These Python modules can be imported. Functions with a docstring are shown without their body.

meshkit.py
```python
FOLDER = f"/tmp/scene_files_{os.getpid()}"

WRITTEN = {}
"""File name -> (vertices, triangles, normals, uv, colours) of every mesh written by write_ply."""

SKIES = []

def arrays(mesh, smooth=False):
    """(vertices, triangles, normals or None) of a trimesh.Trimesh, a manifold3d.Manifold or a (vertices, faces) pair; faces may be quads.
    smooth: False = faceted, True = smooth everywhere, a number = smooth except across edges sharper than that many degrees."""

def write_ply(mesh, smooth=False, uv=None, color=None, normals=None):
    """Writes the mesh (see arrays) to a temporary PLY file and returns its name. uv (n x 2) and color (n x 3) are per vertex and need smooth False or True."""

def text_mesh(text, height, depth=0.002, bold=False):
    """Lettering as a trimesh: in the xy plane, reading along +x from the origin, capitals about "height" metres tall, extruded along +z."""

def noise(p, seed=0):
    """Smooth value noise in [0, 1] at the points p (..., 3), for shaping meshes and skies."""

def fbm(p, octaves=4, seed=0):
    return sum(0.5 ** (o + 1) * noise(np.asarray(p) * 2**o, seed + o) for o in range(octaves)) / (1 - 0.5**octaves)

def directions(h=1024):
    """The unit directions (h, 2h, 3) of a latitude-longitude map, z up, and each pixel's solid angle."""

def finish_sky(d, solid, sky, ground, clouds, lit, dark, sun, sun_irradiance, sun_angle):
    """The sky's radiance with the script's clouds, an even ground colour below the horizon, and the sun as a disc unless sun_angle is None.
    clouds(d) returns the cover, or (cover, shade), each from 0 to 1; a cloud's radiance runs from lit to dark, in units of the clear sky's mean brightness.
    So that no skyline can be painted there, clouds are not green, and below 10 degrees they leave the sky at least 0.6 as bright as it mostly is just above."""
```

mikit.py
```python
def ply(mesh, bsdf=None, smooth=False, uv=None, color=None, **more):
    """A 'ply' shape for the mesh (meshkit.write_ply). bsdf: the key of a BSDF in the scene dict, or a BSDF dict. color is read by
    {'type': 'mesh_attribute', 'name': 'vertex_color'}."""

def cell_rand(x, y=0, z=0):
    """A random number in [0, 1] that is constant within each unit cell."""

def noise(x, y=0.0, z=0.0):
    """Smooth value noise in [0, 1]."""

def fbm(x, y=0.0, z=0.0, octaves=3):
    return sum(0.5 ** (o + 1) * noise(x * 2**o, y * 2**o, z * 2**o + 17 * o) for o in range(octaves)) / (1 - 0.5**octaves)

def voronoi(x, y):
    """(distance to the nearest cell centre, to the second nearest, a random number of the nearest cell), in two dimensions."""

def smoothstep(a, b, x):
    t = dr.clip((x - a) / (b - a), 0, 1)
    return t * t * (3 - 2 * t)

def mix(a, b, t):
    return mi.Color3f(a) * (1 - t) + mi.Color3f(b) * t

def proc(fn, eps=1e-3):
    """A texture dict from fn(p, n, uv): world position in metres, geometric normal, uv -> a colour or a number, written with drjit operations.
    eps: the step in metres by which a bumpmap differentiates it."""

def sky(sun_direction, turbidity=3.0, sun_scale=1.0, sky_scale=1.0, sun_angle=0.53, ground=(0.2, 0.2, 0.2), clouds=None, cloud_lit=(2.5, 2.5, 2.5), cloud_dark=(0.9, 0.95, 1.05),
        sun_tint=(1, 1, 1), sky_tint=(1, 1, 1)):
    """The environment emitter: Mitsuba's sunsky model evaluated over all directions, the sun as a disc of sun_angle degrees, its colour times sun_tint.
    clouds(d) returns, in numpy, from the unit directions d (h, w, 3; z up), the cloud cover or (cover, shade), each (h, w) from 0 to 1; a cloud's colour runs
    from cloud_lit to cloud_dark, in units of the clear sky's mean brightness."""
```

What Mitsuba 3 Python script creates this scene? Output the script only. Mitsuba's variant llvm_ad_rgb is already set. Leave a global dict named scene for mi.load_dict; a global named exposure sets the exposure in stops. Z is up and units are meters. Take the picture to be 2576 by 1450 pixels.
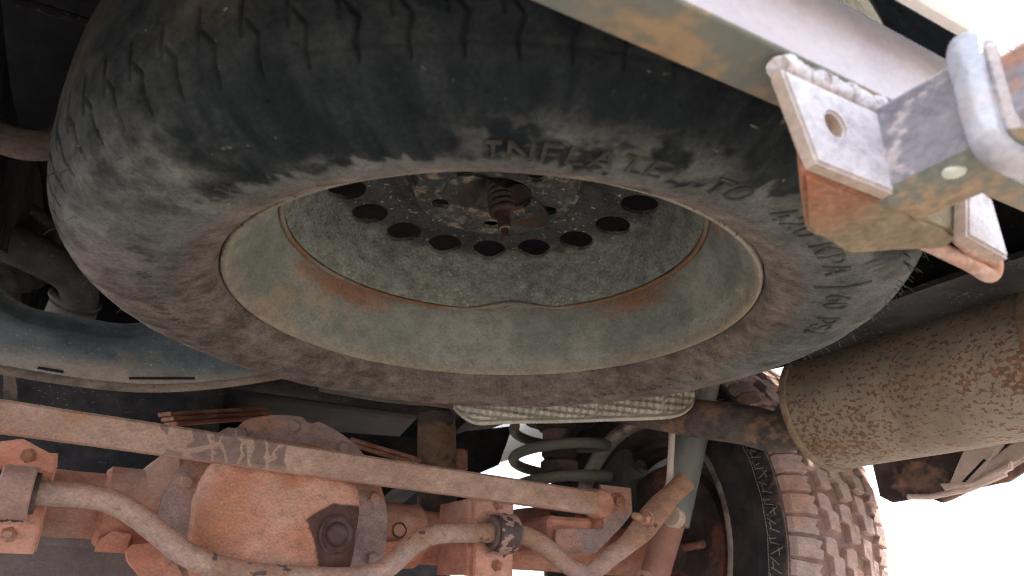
import math, random
import numpy as np, trimesh, mitsuba as mi, drjit as dr
import manifold3d as m3
import mikit, meshkit
from mikit import fbm, noise, smoothstep, mix, voronoi
from scipy.interpolate import CubicSpline
from shapely.geometry import Polygon, Point
from shapely import affinity

rng = np.random.default_rng(7)
T = mi.ScalarTransform4f
scene, labels = {}, {}

# ------------------------------------------------------------------ camera, sky, exposure
# vehicle frame: x right, y forward, z up, metres; the spare wheel's axis is x = y = 0
CAM = np.array([-.2943, -.5666, .2834])
ROT = np.array([[.87150469, .20055563, .44750086], [-.49009219, .3245614, .80899292], [.01700658, -.9243578, .38114753]])
FWD, UP = ROT @ [0, 0, 1.], ROT @ [0, -1., 0]
scene['camera'] = {'type': 'thinlens', 'fov': 68.0, 'fov_axis': 'x', 'near_clip': .02, 'far_clip': 400.0,
                   'aperture_radius': .0012, 'focus_distance': .80,
                   'to_world': T().look_at(origin=CAM.tolist(), target=(CAM + FWD).tolist(), up=UP.tolist())}
scene['daylight'] = mikit.sky([.78, -.20, .72], turbidity=3, sun_scale=.65, sun_tint=(.95, 1, 1.08), ground=(.30, .28, .26),
                             clouds=lambda d: np.full(d.shape[:2], .95), cloud_lit=(2.85, 3.05, 3.3))
exposure = 3.1


def at(px, py, x=None, y=None, z=None):
    """The point of the ray through a pixel (of a 2576-wide picture) that lies in the plane x, y or z = value."""
    f = 1288 / math.tan(math.radians(34))
    d = ROT @ np.array([(px - 1288) / f, (py - 724.8) / f, 1.])
    k = 0 if x is not None else 1 if y is not None else 2
    v = [x, y, z][k]
    return CAM + d * (v - CAM[k]) / d[k]


# ------------------------------------------------------------------ materials
# One procedural dirt-paint-rust material serves everything but the tyre rubber: each row of the palette gives its
# two base tones, its rust or dust tone, pattern size and amounts; a mesh names its row through uv.x.
def n3(p, s, o=3, off=0.):
    return fbm(p.x * s + off, p.y * s + off * 1.7, p.z * s - off, octaves=o)


PAL, ROWS = {}, []


def pal(name, a, b, r, s=25., amt=(.52, .70), fine=.35, sp=0., rough=.75, met=0., bump=.6):
    PAL[name] = len(ROWS)
    ROWS.append([*a, *b, *r, s, amt[0], amt[1], fine, sp, rough, met, bump])


pal('rim', [.185, .213, .193], [.270, .295, .262], [.31, .26, .19], 16, (.56, .78), .35, .5, .60, 0, .5)
pal('disc', [.050, .060, .062], [.100, .112, .108], [.20, .185, .150], 22, (.54, .74), .7, 1., .60, 0, .8)
pal('weld', [.23, .205, .165], [.29, .25, .195], [.24, .125, .065], 14, (.46, .60), rough=.85)
pal('hoist', [.055, .048, .043], [.105, .090, .078], [.085, .055, .040], 45)
pal('rod', [.060, .038, .032], [.10, .066, .054], [.08, .04, .028], 60)
pal('muffler', [.30, .255, .20], [.37, .325, .27], [.31, .21, .145], 14, (.56, .74), .25, 0, .60, .1, .5)
pal('seam', [.30, .245, .17], [.38, .31, .225], [.24, .13, .07], 45, rough=.6)
pal('pipe', [.085, .075, .072], [.150, .130, .120], [.28, .185, .125], 26, (.50, .64), .4, 0, .75, 0, .8)
pal('shield', [.50, .50, .44], [.60, .595, .53], [.36, .31, .24], 25, (.58, .72), .25, 0, .45, .3, .3)
pal('axle', [.55, .240, .165], [.64, .350, .265], [.55, .350, .280], 15, (.50, .70), .32, 0, .92, 0, 1.2)
pal('cover', [.56, .265, .180], [.64, .385, .295], [.46, .215, .120], 17, (.54, .70), .40, 0, .88, 0, 1.1)
pal('flange', [.34, .255, .25], [.43, .325, .31], [.44, .255, .19], 22, (.48, .70), .40, 0, .85, 0, .8)
pal('panhard', [.45, .315, .255], [.53, .385, .315], [.40, .23, .145], 18, (.55, .72), .36, .35, .85, 0, .6)
pal('sway', [.39, .285, .255], [.48, .335, .28], [.34, .20, .14], 26, (.55, .72), .40, .3, .80, 0, .6)
pal('oily', [.085, .052, .050], [.125, .080, .078], [.08, .04, .035], 40, rough=.45)
pal('bolt', [.34, .17, .115], [.42, .25, .185], [.28, .11, .06], 50, rough=.85)
pal('bush', [.14, .10, .09], [.22, .15, .13], [.05, .04, .04], 40, rough=.8)
pal('clamp', [.41, .26, .22], [.47, .31, .27], [.050, .042, .052], 26, (.60, .63), .3, 0, .55)
pal('shock', [.175, .210, .200], [.245, .262, .242], [.35, .275, .225], 9, (.55, .75), .12, 0, .55, 0, .1)
pal('shockdust', [.33, .175, .135], [.41, .225, .18], [.36, .19, .145], 12, (.55, .75), .15, 0, .85, 0, .2)
pal('link', [.58, .51, .45], [.66, .58, .52], [.50, .38, .30], 20, (.6, .8), .15, 0, .5, 0, .1)
pal('beam', [.54, .50, .56], [.60, .57, .62], [.46, .40, .42], 30, (.60, .75), .10, 0, .45, 0, .3)
pal('plate', [.52, .505, .56], [.65, .64, .69], [.42, .37, .37], 34, (.52, .70), .3, 0, .5, 0, .4)
pal('receiver', [.25, .245, .29], [.34, .325, .365], [.56, .50, .50], 52, (.55, .64), .25, 0, .5, .1, .6)
pal('block', [.42, .185, .115], [.34, .215, .145], [.24, .25, .19], 34, (.52, .66), .40, 0, .85, 0, 1.)
pal('collar', [.38, .40, .47], [.52, .54, .61], [.46, .42, .40], 36, (.6, .7), .2, 0, .33, .25, .5)
pal('shank', [.28, .28, .33], [.35, .34, .39], [.40, .20, .13], 30, (.5, .66), .3, 0, .55, .2)
pal('loop', [.50, .32, .25], [.58, .42, .35], [.42, .22, .14], 50, rough=.6)
pal('plug', [.70, .78, .70], [.72, .78, .71], [.70, .74, .68], 30, fine=.05, rough=.4, bump=0)  # pale tone of sky seen through a pin hole
pal('cross', [.095, .140, .172], [.180, .235, .265], [.20, .215, .215], 18, (.5, .7), .3, .7, .60, 0, .4)
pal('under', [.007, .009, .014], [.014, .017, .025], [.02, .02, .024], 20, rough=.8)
pal('rail', [.020, .022, .026], [.050, .054, .056], [.075, .066, .058], 14, (.58, .75), .4, .4, .7)
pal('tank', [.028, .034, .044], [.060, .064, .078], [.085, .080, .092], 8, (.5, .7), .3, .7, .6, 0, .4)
pal('hose', [.048, .055, .060], [.098, .104, .098], [.14, .14, .125], 16, (.58, .72), .3, .3, .6)
pal('neck', [.11, .108, .10], [.16, .155, .142], [.12, .09, .07], 16, rough=.6)
pal('tan', [.24, .20, .17], [.33, .275, .235], [.10, .095, .095], 22, (.58, .70), .3, 0, .85)
pal('bumper', [.66, .65, .60], [.69, .675, .63], [.62, .57, .49], 12, (.62, .8), .05, 0, .4, 0, .05)
pal('plastic', [.045, .038, .042], [.115, .090, .088], [.26, .17, .13], 15, (.60, .74), .3)
pal('strip', [.58, .49, .45], [.68, .59, .55], [.45, .33, .27], 20, (.6, .75), .15, 0, .6)
pal('spring', [.115, .128, .118], [.17, .178, .162], [.24, .165, .135], 10, (.5, .68), .25, 0, .7)
pal('coil', [.105, .115, .108], [.16, .16, .148], [.22, .155, .13], 12, (.55, .75), .3, 0, .7)
pal('drum', [.065, .050, .048], [.13, .098, .092], [.25, .11, .075], 22, rough=.8)
pal('lip', [.36, .335, .30], [.46, .43, .39], [.20, .165, .145], 40, (.6, .7), .3, 0, .42, .35, .3)
pal('wheel', [.050, .040, .040], [.10, .080, .076], [.13, .10, .09], 14, rough=.7)
pal('tread', [.38, .29, .27], [.50, .385, .36], [.44, .275, .22], 22, (.56, .72), .35, 0, .9, 0, .9)
pal('groove', [.026, .022, .027], [.052, .044, .049], [.07, .055, .055], 22, (.5, .7), .3, 0, .75, 0, .4)
pal('ground', [.26, .215, .190], [.33, .285, .260], [.24, .18, .15], .8, (.5, .7), .4, 0, .95, 0, 0)
TAB = np.array(ROWS, np.float32)
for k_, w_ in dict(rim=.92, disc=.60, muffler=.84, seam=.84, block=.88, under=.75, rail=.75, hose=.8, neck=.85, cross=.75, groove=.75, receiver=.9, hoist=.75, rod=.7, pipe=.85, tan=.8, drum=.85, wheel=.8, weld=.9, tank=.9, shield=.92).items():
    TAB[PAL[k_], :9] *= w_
TABS = [mi.Float(np.ascontiguousarray(TAB[:, i])) for i in range(TAB.shape[1])]


def row(uv):
    return mi.UInt32(dr.floor(uv.x + .5))


def tab(i, k):
    return dr.gather(mi.Float, TABS[k], i)


def tab3(i, k):
    return mi.Color3f(tab(i, k), tab(i, k + 1), tab(i, k + 2))


def world_c(p, n, uv):
    i = row(uv)
    is_ = lambda *names: dr.select(sum((dr.select(i == PAL[q_], mi.Float(1), mi.Float(0)) for q_ in names), mi.Float(0)) > .5, mi.Float(1), mi.Float(0))
    s = tab(i, 9)
    n1, n2, nL = n3(p, s), n3(p, s * 4.6, 3, 8.), n3(p, s * .62, 2, 15.)
    fine = noise(p.x * 420, p.y * 420, p.z * 420)
    c = mix(tab3(i, 0), tab3(i, 3), smoothstep(.3, .7, n1))
    c = mix(c, tab3(i, 6), smoothstep(tab(i, 10), tab(i, 11), nL + .3 * (n2 - .5)) * .9)
    r = dr.sqrt(p.x * p.x + p.y * p.y)
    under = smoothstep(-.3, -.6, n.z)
    # rim: rust creeping from the weld, dustier lip; disc: lighter towards its rim, crusts of dirt on the boss
    th_r = dr.atan2(p.y, p.x)
    near_w = smoothstep(.0, .9, 1 - dr.minimum(dr.abs(th_r - 2.02), dr.abs(th_r - .20)) / .42 + .5 * (nL - .5))
    rust = smoothstep(.015, .002, dr.abs(p.z - .588) + .012 * (n1 - .5)) * dr.maximum(near_w, smoothstep(.56, .66, nL) * .7)
    c = mix(c, mi.Color3f(.21, .105, .060), is_('rim') * rust * .9)
    c = mix(c, mi.Color3f(.33, .285, .215), is_('rim') * smoothstep(.547, .530, p.z + .014 * (n1 - .5)) * .55)
    c = mix(c, mi.Color3f(.195, .225, .200), is_('disc') * smoothstep(.146, .182, r + .03 * (n1 - .5)) * .85)
    c = mix(c, mi.Color3f(.24, .205, .155), is_('disc') * smoothstep(.085, .077, r) * smoothstep(.52, .72, n2) * .6)
    # muffler: small rust freckles gathered in clouds
    fr = smoothstep(.53, .60, noise(p.x * 260, p.y * 260, p.z * 260) * .6 + n3(p, 520, 2, 3.) * .4 + .42 * (nL - .5) + .10 * (n1 - .5))
    c = mix(c, mix([.150, .070, .040], [.25, .135, .080], fine), is_('muffler') * fr * .85)
    # differential cover: oil weeping from the filler plug
    e = p.x - .32 * (.362 - p.z) + .012 * (n1 - .5) + .014 * (n2 - .5)
    top = p.z + .020 * (n1 - .5) + .7 * dr.maximum(0, .012 - p.x)
    oil = smoothstep(-.018, -.014, e) * smoothstep(.405, .400, top) * smoothstep(.538, .532, p.y)
    c = mix(c, mix([.085, .046, .042], [.115, .066, .060], n2), is_('cover') * oil * .95)
    # panhard rod: dust fallen off in flakes
    zone = dr.clip(smoothstep(-.245, -.19, p.x) * smoothstep(-.03, -.09, p.x), 0, 1)
    v1, v2, vw = voronoi(p.x * 42 + .9 * (n1 - .5) + .5 * (n2 - .5), (p.z + .12 * p.x) * 20 + .3 + .7 * (n1 - .5))
    fl = smoothstep(.10, .20, v2 - v1 + .40 * (n2 - .5) + .1 * (fine - .5)) * smoothstep(.02, -.02, vw - zone * .8)
    c = mix(c, mi.Color3f(.19, .142, .142), is_('panhard') * fl * .75 * smoothstep(-.5, -.8, n.y))
    # anti-roll bar: red dust settled on top, rusty flattened end, rubbed black spots
    c = mix(c, mi.Color3f(.44, .24, .175), is_('sway') * smoothstep(.1, .7, n.z) * .7)
    c = mix(c, mi.Color3f(.29, .155, .090), is_('sway') * smoothstep(.44, .48, p.x) * smoothstep(.41, .395, p.y) * .8)
    c = mix(c, mi.Color3f(.06, .05, .055), is_('sway') * smoothstep(.60, .63, n1 * .6 + n2 * .4) * smoothstep(.55, .60, nL) * .8)
    # rear beam and hitch: sky light put into the pale rear faces, undersides green-grey with rust
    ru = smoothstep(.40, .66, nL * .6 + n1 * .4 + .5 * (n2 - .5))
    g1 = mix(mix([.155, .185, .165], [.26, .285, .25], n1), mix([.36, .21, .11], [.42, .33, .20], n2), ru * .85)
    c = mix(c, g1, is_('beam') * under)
    c = mix(c, mi.Color3f(.16, .13, .15), is_('beam') * (1 - under) * smoothstep(.60, .70, n2) * smoothstep(.506, .494, p.z) * .7)
    c = mix(c, mix([.42, .31, .24], [.52, .45, .38], n1), is_('plate') * smoothstep(.5, .3, dr.abs(n.y)) * .9)
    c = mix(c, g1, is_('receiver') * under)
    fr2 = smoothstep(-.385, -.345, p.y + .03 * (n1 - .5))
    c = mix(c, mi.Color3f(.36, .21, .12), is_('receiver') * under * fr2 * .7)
    c = mix(c, mi.Color3f(.27, .255, .18), is_('block') * smoothstep(-.015, .02, p.x + .03 * (n1 - .5)) * .8)
    c = mix(c, mi.Color3f(.42, .28, .20), is_('collar') * smoothstep(.46, .60, nL) * smoothstep(.478, .455, p.z) * .8)
    # cross member: dust and light on its lower edge put into the colour
    c = mix(c, mi.Color3f(.32, .285, .255), is_('cross') * smoothstep(.545, .520, p.z + .012 * (n1 - .5) - .16 * dr.maximum(0, p.x + .2)) * .75)
    c = mix(c, mix([.22, .185, .195], [.32, .265, .265], n1), is_('tank') * smoothstep(.40, .36, p.z + .04 * (nL - .5)) * .8)  # tank: paler low down, light on its lower faces put into the colour
    # all-terrain tyre: dust packed towards the tread
    rw_ = dr.sqrt(dr.square(p.y - .62) + dr.square(p.z - .385))
    c = mix(c, mix([.24, .16, .135], [.40, .275, .235], n1), is_('groove') * smoothstep(.338, .362, rw_ + .014 * (n2 - .5)) * .85)
    f_ = tab(i, 12)
    grain = noise(p.x * 950, p.y * 950, p.z * 950)
    c = c * dr.maximum(.15, 1 + f_ * (1.5 * (n2 - .5) + .9 * (fine - .5) + .8 * (grain - .5)))
    gate = smoothstep(.45, .62, n1)
    sp = smoothstep(.80, .90, noise(p.x * 330, p.y * 330, p.z * 330 + 5)) * (.35 + .65 * gate)
    return mix(c, [.36, .35, .31], sp * tab(i, 13))


def world_rough(p, n, uv):
    return dr.clip(tab(row(uv), 14) + .12 * (noise(p.x * 60, p.y * 60, p.z * 60) - .5), .2, 1)


def world_metal(p, n, uv):
    return tab(row(uv), 15)


def world_bump(p, n, uv):
    return (n3(p, 110, 2) + .55 * n3(p, 380, 2)) * tab(row(uv), 16)


def spare_rubber(p, n, uv):
    r = dr.sqrt(p.x * p.x + p.y * p.y)
    th = dr.atan2(p.y, p.x)                       # -2.08 is the side nearest the bumper
    dth = th + 2.0
    dth = dr.select(dth > math.pi, dth - 2 * math.pi, dth)
    n1, n2 = n3(p, 16), n3(p, 75, 3, 5.)
    streak = fbm(th * 26, r * 14, 3., octaves=3)
    fine = noise(p.x * 420, p.y * 420, p.z * 420)
    base = mix([.005, .011, .015], [.014, .025, .031], n1)
    dust_c = mix([.185, .160, .142], [.275, .242, .215], n2)
    grey_c = mix([.125, .140, .135], [.230, .245, .230], n1)
    # band rubbed clean towards the bumper, its inner edge ragged
    edge = .272 + .014 * (noise(th * 9, 1., 2.) - .5) + .016 * (noise(th * 60, r * 60, 7.) - .5) + .018 * (n1 - .5) + .006 * (n2 - .5) + .035 * smoothstep(.30, .65, dth)
    clean = smoothstep(-.001, .008, r - edge + .006 * (fine - .5)) * smoothstep(.86, .52, -dth + .7 * (n1 - .5) + .35 * (n2 - .5)) * smoothstep(1.15, .95, dth + .5 * (n1 - .5))
    patch = smoothstep(.36, .16, dr.abs(dth - .20) + .3 * (n1 - .5)) * smoothstep(.326, .300, r + .04 * (n2 - .5))
    clean = clean * (1 - .85 * patch * smoothstep(.34, .56, n2))
    # dusty everywhere else: browner on the far side and at the bead, greyer to the sides
    brown = dr.clip(smoothstep(-.2, .5, dr.sin(th) + .5 * (n1 - .5)) + smoothstep(.270, .25, r), 0, 1)
    amount = dr.clip(.62 + .45 * n1 + .45 * (n2 - .5) + .3 * (streak - .5), .1, 1) * smoothstep(.368, .330, r)
    c = mix(base, mix(grey_c, dust_c, brown), amount)
    c = mix(c, mix(base, [.050, .066, .072], smoothstep(.45, .75, streak) * .7 * n1), clean * .95)
    c = mix(c, mix(base, grey_c, .45 * n2), smoothstep(.335, .350, r) * smoothstep(.4, -.3, dr.sin(th)) * .45)
    dk = smoothstep(.60, .72, n3(p, 34, 2, 11.)) * (1 - clean)
    c = mix(c, [.070, .064, .060], dk * .45)
    # raised lettering (its own meshes, uv.x = 1): dust sits on it where the wall is rubbed clean, and it is rubbed where the wall is dusty
    c = mix(c, mix(c * .66, [.085, .086, .080], clean), smoothstep(.4, .6, uv.x))
    c = mix(c, [.20, .15, .10], smoothstep(.354, .359, r) * smoothstep(.50, .68, n1) * .25)
    c = c * (1 + .55 * (n2 - .5) + .45 * (fine - .5) + .45 * (noise(p.x * 900, p.y * 900, p.z * 900) - .5))
    sp = smoothstep(.90, .96, noise(p.x * 260, p.y * 260, p.z * 260)) * smoothstep(.40, .65, n1)
    return mix(c, [.36, .34, .29], sp * .8) * .76


def rub_bump(p, n, uv):
    return n3(p, 60, 2) * .6 + n3(p, 260, 2) * .5


def two(base, rough, metal, spec, bump, scale):
    return {'type': 'twosided', 'bsdf': {'type': 'bumpmap', 'arbitrary': mikit.proc(bump, eps=6e-4), 'scale': scale,
            'bsdf': {'type': 'principled', 'base_color': mikit.proc(base), 'roughness': rough, 'metallic': metal, 'specular': spec}}}


scene['m_world'] = two(world_c, mikit.proc(world_rough), mikit.proc(world_metal), .35, world_bump, .0018)
scene['m_spare'] = two(spare_rubber, .8, 0., .18, rub_bump, .0018)


# ------------------------------------------------------------------ mesh helpers
def cat(ms):
    return trimesh.util.concatenate([m if isinstance(m, trimesh.Trimesh) else trimesh.Trimesh(*m, process=False) for m in ms])


def tri(v, f):
    return trimesh.Trimesh(np.asarray(v, float), np.asarray(f), process=False)


def grid_faces(nu, nv, closed_u=False):
    i, j = np.meshgrid(np.arange(nu if closed_u else nu - 1), np.arange(nv - 1), indexing='ij')
    a = i * nv + j
    b = ((i + 1) % nu) * nv + j
    return np.vstack([np.stack([a, b, b + 1], -1).reshape(-1, 3), np.stack([a, b + 1, a + 1], -1).reshape(-1, 3)])


def frame(axis, up=(0, 0, 1)):
    z = np.asarray(axis, float) / np.linalg.norm(axis)
    u = np.asarray(up, float)
    if abs(u @ z) > .95:
        u = np.array([1., 0, 0])
    x = np.cross(u, z)
    x /= np.linalg.norm(x)
    return np.stack([x, np.cross(z, x), z], 1)


def revolve(prof, centre=(0, 0, 0), axis=(0, 0, 1), n=96, close=False):
    """A surface of revolution: prof = (radius, height along axis) pairs."""
    prof = np.asarray(prof, float)
    t = np.arange(n) * 2 * np.pi / n
    v = np.stack([np.outer(np.cos(t), prof[:, 0]), np.outer(np.sin(t), prof[:, 0]), np.tile(prof[:, 1], (n, 1))], -1).reshape(-1, 3)
    f = grid_faces(n, len(prof), True)
    m = tri(v @ frame(axis).T + np.asarray(centre), f)
    m.merge_vertices()
    m.update_faces(m.nondegenerate_faces())
    return m


def cyl(p0, p1, r, n=32, bev=.15, r1=None):
    p0, p1 = np.asarray(p0, float), np.asarray(p1, float)
    L = np.linalg.norm(p1 - p0)
    r1 = r if r1 is None else r1
    b = min(r * bev, L * .3)
    return revolve([(0, 0), (r - b, 0), (r, b), (r1, L - b), (r1 - b, L), (0, L)], p0, p1 - p0, n)


def spline(pts, step=.004):
    pts = np.asarray(pts, float)
    d = np.r_[0, np.cumsum(np.linalg.norm(np.diff(pts, axis=0), axis=1))]
    k = max(int(d[-1] / step), 8)
    return CubicSpline(d, pts)(np.linspace(0, d[-1], k))


def sweep(path, r, n=20, caps=True, squash=None, side=None):
    """A tube along a path; r a number or one per point; squash scales its second axis; side fixes the first."""
    path = np.asarray(path, float)
    k = len(path)
    r = np.broadcast_to(r, k)
    sq = np.ones(k) if squash is None else np.broadcast_to(squash, k)
    t = np.gradient(path, axis=0)
    t /= np.linalg.norm(t, axis=1, keepdims=True)
    u = np.asarray(side if side is not None else np.cross(t[0], [.3, .2, .9]), float)
    rings = []
    for i in range(k):
        u = u - t[i] * (u @ t[i])
        u /= np.linalg.norm(u)
        w = np.cross(t[i], u)
        a = np.arange(n) * 2 * np.pi / n
        rings.append(path[i] + r[i] * (np.cos(a)[:, None] * u + sq[i] * np.sin(a)[:, None] * w))
    v = np.array(rings).transpose(1, 0, 2).reshape(-1, 3)
    f = grid_faces(n, k, True)
    if caps:
        v = np.vstack([v, path[0], path[-1]])
        i = np.arange(n)
        j = (i + 1) % n
        f = np.vstack([f, np.stack([i * k, np.full(n, len(v) - 2), j * k], 1), np.stack([i * k + k - 1, j * k + k - 1, np.full(n, len(v) - 1)], 1)])
    m = tri(v, f)
    m.fix_normals()
    return m


def man(m):
    m = m.copy()
    m.merge_vertices()
    return m3.Manifold(m3.Mesh(np.asarray(m.vertices, np.float32), np.asarray(m.faces, np.uint32)))


def unman(m):
    k = m.to_mesh()
    return tri(k.vert_properties[:, :3], k.tri_verts)


def hull(pts):
    return trimesh.convex.convex_hull(np.asarray(pts, float))


def box(c, size, bev=.002, R=np.eye(3)):
    h = np.asarray(size, float) / 2
    pts = []
    for s in np.ndindex(2, 2, 2):
        s = np.array(s) * 2 - 1
        for k in range(3):
            q = h - bev
            q[k] = h[k]
            pts.append(s * q)
    return hull(np.array(pts) @ np.asarray(R).T + np.asarray(c))


def slab(poly, origin, ux, uy, thick, bev=.0012, holes=()):
    """A plate: polygon in the plane (origin, ux, uy), extruded by thick along ux x uy, with bevelled rims."""
    ux, uy = np.asarray(ux, float), np.asarray(uy, float)
    ux, uy = ux / np.linalg.norm(ux), uy / np.linalg.norm(uy)
    p = Polygon(poly)
    for (hx, hy, hr, sy) in holes:
        p = p.difference(affinity.scale(Point(hx, hy).buffer(hr, 16), 1, sy))
    cs = lambda g: m3.CrossSection([np.asarray(g.exterior.coords)[:-1]] + [np.asarray(i.coords)[:-1] for i in g.interiors], m3.FillRule.EvenOdd)
    inner = p.buffer(-bev, join_style=2)
    m = m3.Manifold.extrude(cs(p), thick - 2 * bev).translate((0, 0, bev)) + m3.Manifold.extrude(cs(inner), thick)
    k = unman(m)
    B = np.stack([ux, uy, np.cross(ux, uy)], 1)
    k.vertices = k.vertices @ B.T + np.asarray(origin)
    return k


def roughen(m, amp, s, edge=None, seed=0):
    if edge:
        m = m.copy()
        m.merge_vertices()
        v, f = trimesh.remesh.subdivide_to_size(m.vertices, m.faces, edge, max_iter=12)
        m = tri(v, f)
        m.merge_vertices()
    n = m.vertex_normals
    m.vertices = m.vertices + n * (amp * (meshkit.fbm(m.vertices * s + 50, 3, seed) - .5) * 2)[:, None]
    return m


def hexbolt(p, axis, r=.009, h=.007, washer=1.45, stud=0.):
    """(head with washer) as one mesh, seated at p, standing out along axis."""
    F = frame(axis)
    a = np.arange(6) * np.pi / 3 + .3
    ring = lambda rr, z: np.stack([rr * np.cos(a), rr * np.sin(a), np.full(6, z)], 1)
    head = hull(np.vstack([ring(r, .001), ring(r, h * .8), ring(r * .82, h)]))
    ms = [head, cyl((0, 0, -.002), (0, 0, .0022), r * washer, 20)]
    if stud:
        ms.append(cyl((0, 0, h * .8), (0, 0, h + stud), r * .55, 14))
    m = cat(ms)
    m.vertices = m.vertices @ F.T + np.asarray(p)
    return m


def key_of(name):
    if name not in scene and not any(k.startswith(name + '__') for k in scene) and name not in labels:
        return name
    i = 1
    while f'{name}_{i:03d}' in scene or f'{name}_{i:03d}' in labels or any(k.startswith(f'{name}_{i:03d}__') for k in scene):
        i += 1
    return f'{name}_{i:03d}'


def thing(name, label, category, group=None, kind=None):
    k = key_of(name)
    labels[k] = {'label': label, 'category': category}
    if group:
        labels[k]['group'] = group
    if kind:
        labels[k]['kind'] = kind
    return k


def shape(mesh, m, smooth=35):
    if m == 'spare':
        return mikit.ply(mesh, 'm_spare', smooth=True, uv=np.zeros((len(mesh.vertices), 2)))
    if m == 'letter':
        mesh = trimesh.graph.smooth_shade(mesh, angle=.5, facet_minarea=None)
        return mikit.ply(mesh, 'm_spare', smooth=True, uv=np.tile([1., 0.], (len(mesh.vertices), 1)))
    if smooth is not True:
        mesh = trimesh.graph.smooth_shade(mesh, angle=np.radians(smooth), facet_minarea=None)
    return mikit.ply(mesh, 'm_world', smooth=True, uv=np.tile([float(PAL[m]), 0.], (len(mesh.vertices), 1)))


def add(parent, name, mesh, m, smooth=35, label=None, kind=None, **more):
    k = parent if name is None else f'{parent}__{name}'
    if name is not None:
        if k in scene or any(q.startswith(k + '__') for q in scene):
            i = 1
            while f'{k}_{i:03d}' in scene:
                i += 1
            k = f'{k}_{i:03d}'
    scene[k] = shape(mesh, m, smooth)
    if label or kind:
        labels.setdefault(k, {})
        if label:
            labels[k]['label'] = label
        if kind:
            labels[k]['kind'] = kind
    return k


# ------------------------------------------------------------------ the setting
g = np.linspace(-1, 1, 161)
gx, gy = np.meshgrid(np.sign(g) * np.abs(g) ** 3 * 150, np.sign(g) * np.abs(g) ** 3 * 150, indexing='ij')
gp = np.stack([gx, gy, gx * 0], -1).reshape(-1, 3)
gp[:, 2] = .03 * (meshkit.fbm(gp * .8 + 9, 3) - .5) - .012
k = thing('ground', 'dry reddish dirt ground under and around the vehicle', 'ground', kind='structure')
scene[k] = shape(tri(gp, grid_faces(161, 161)), 'ground', True)
del labels[k]['category']

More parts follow.
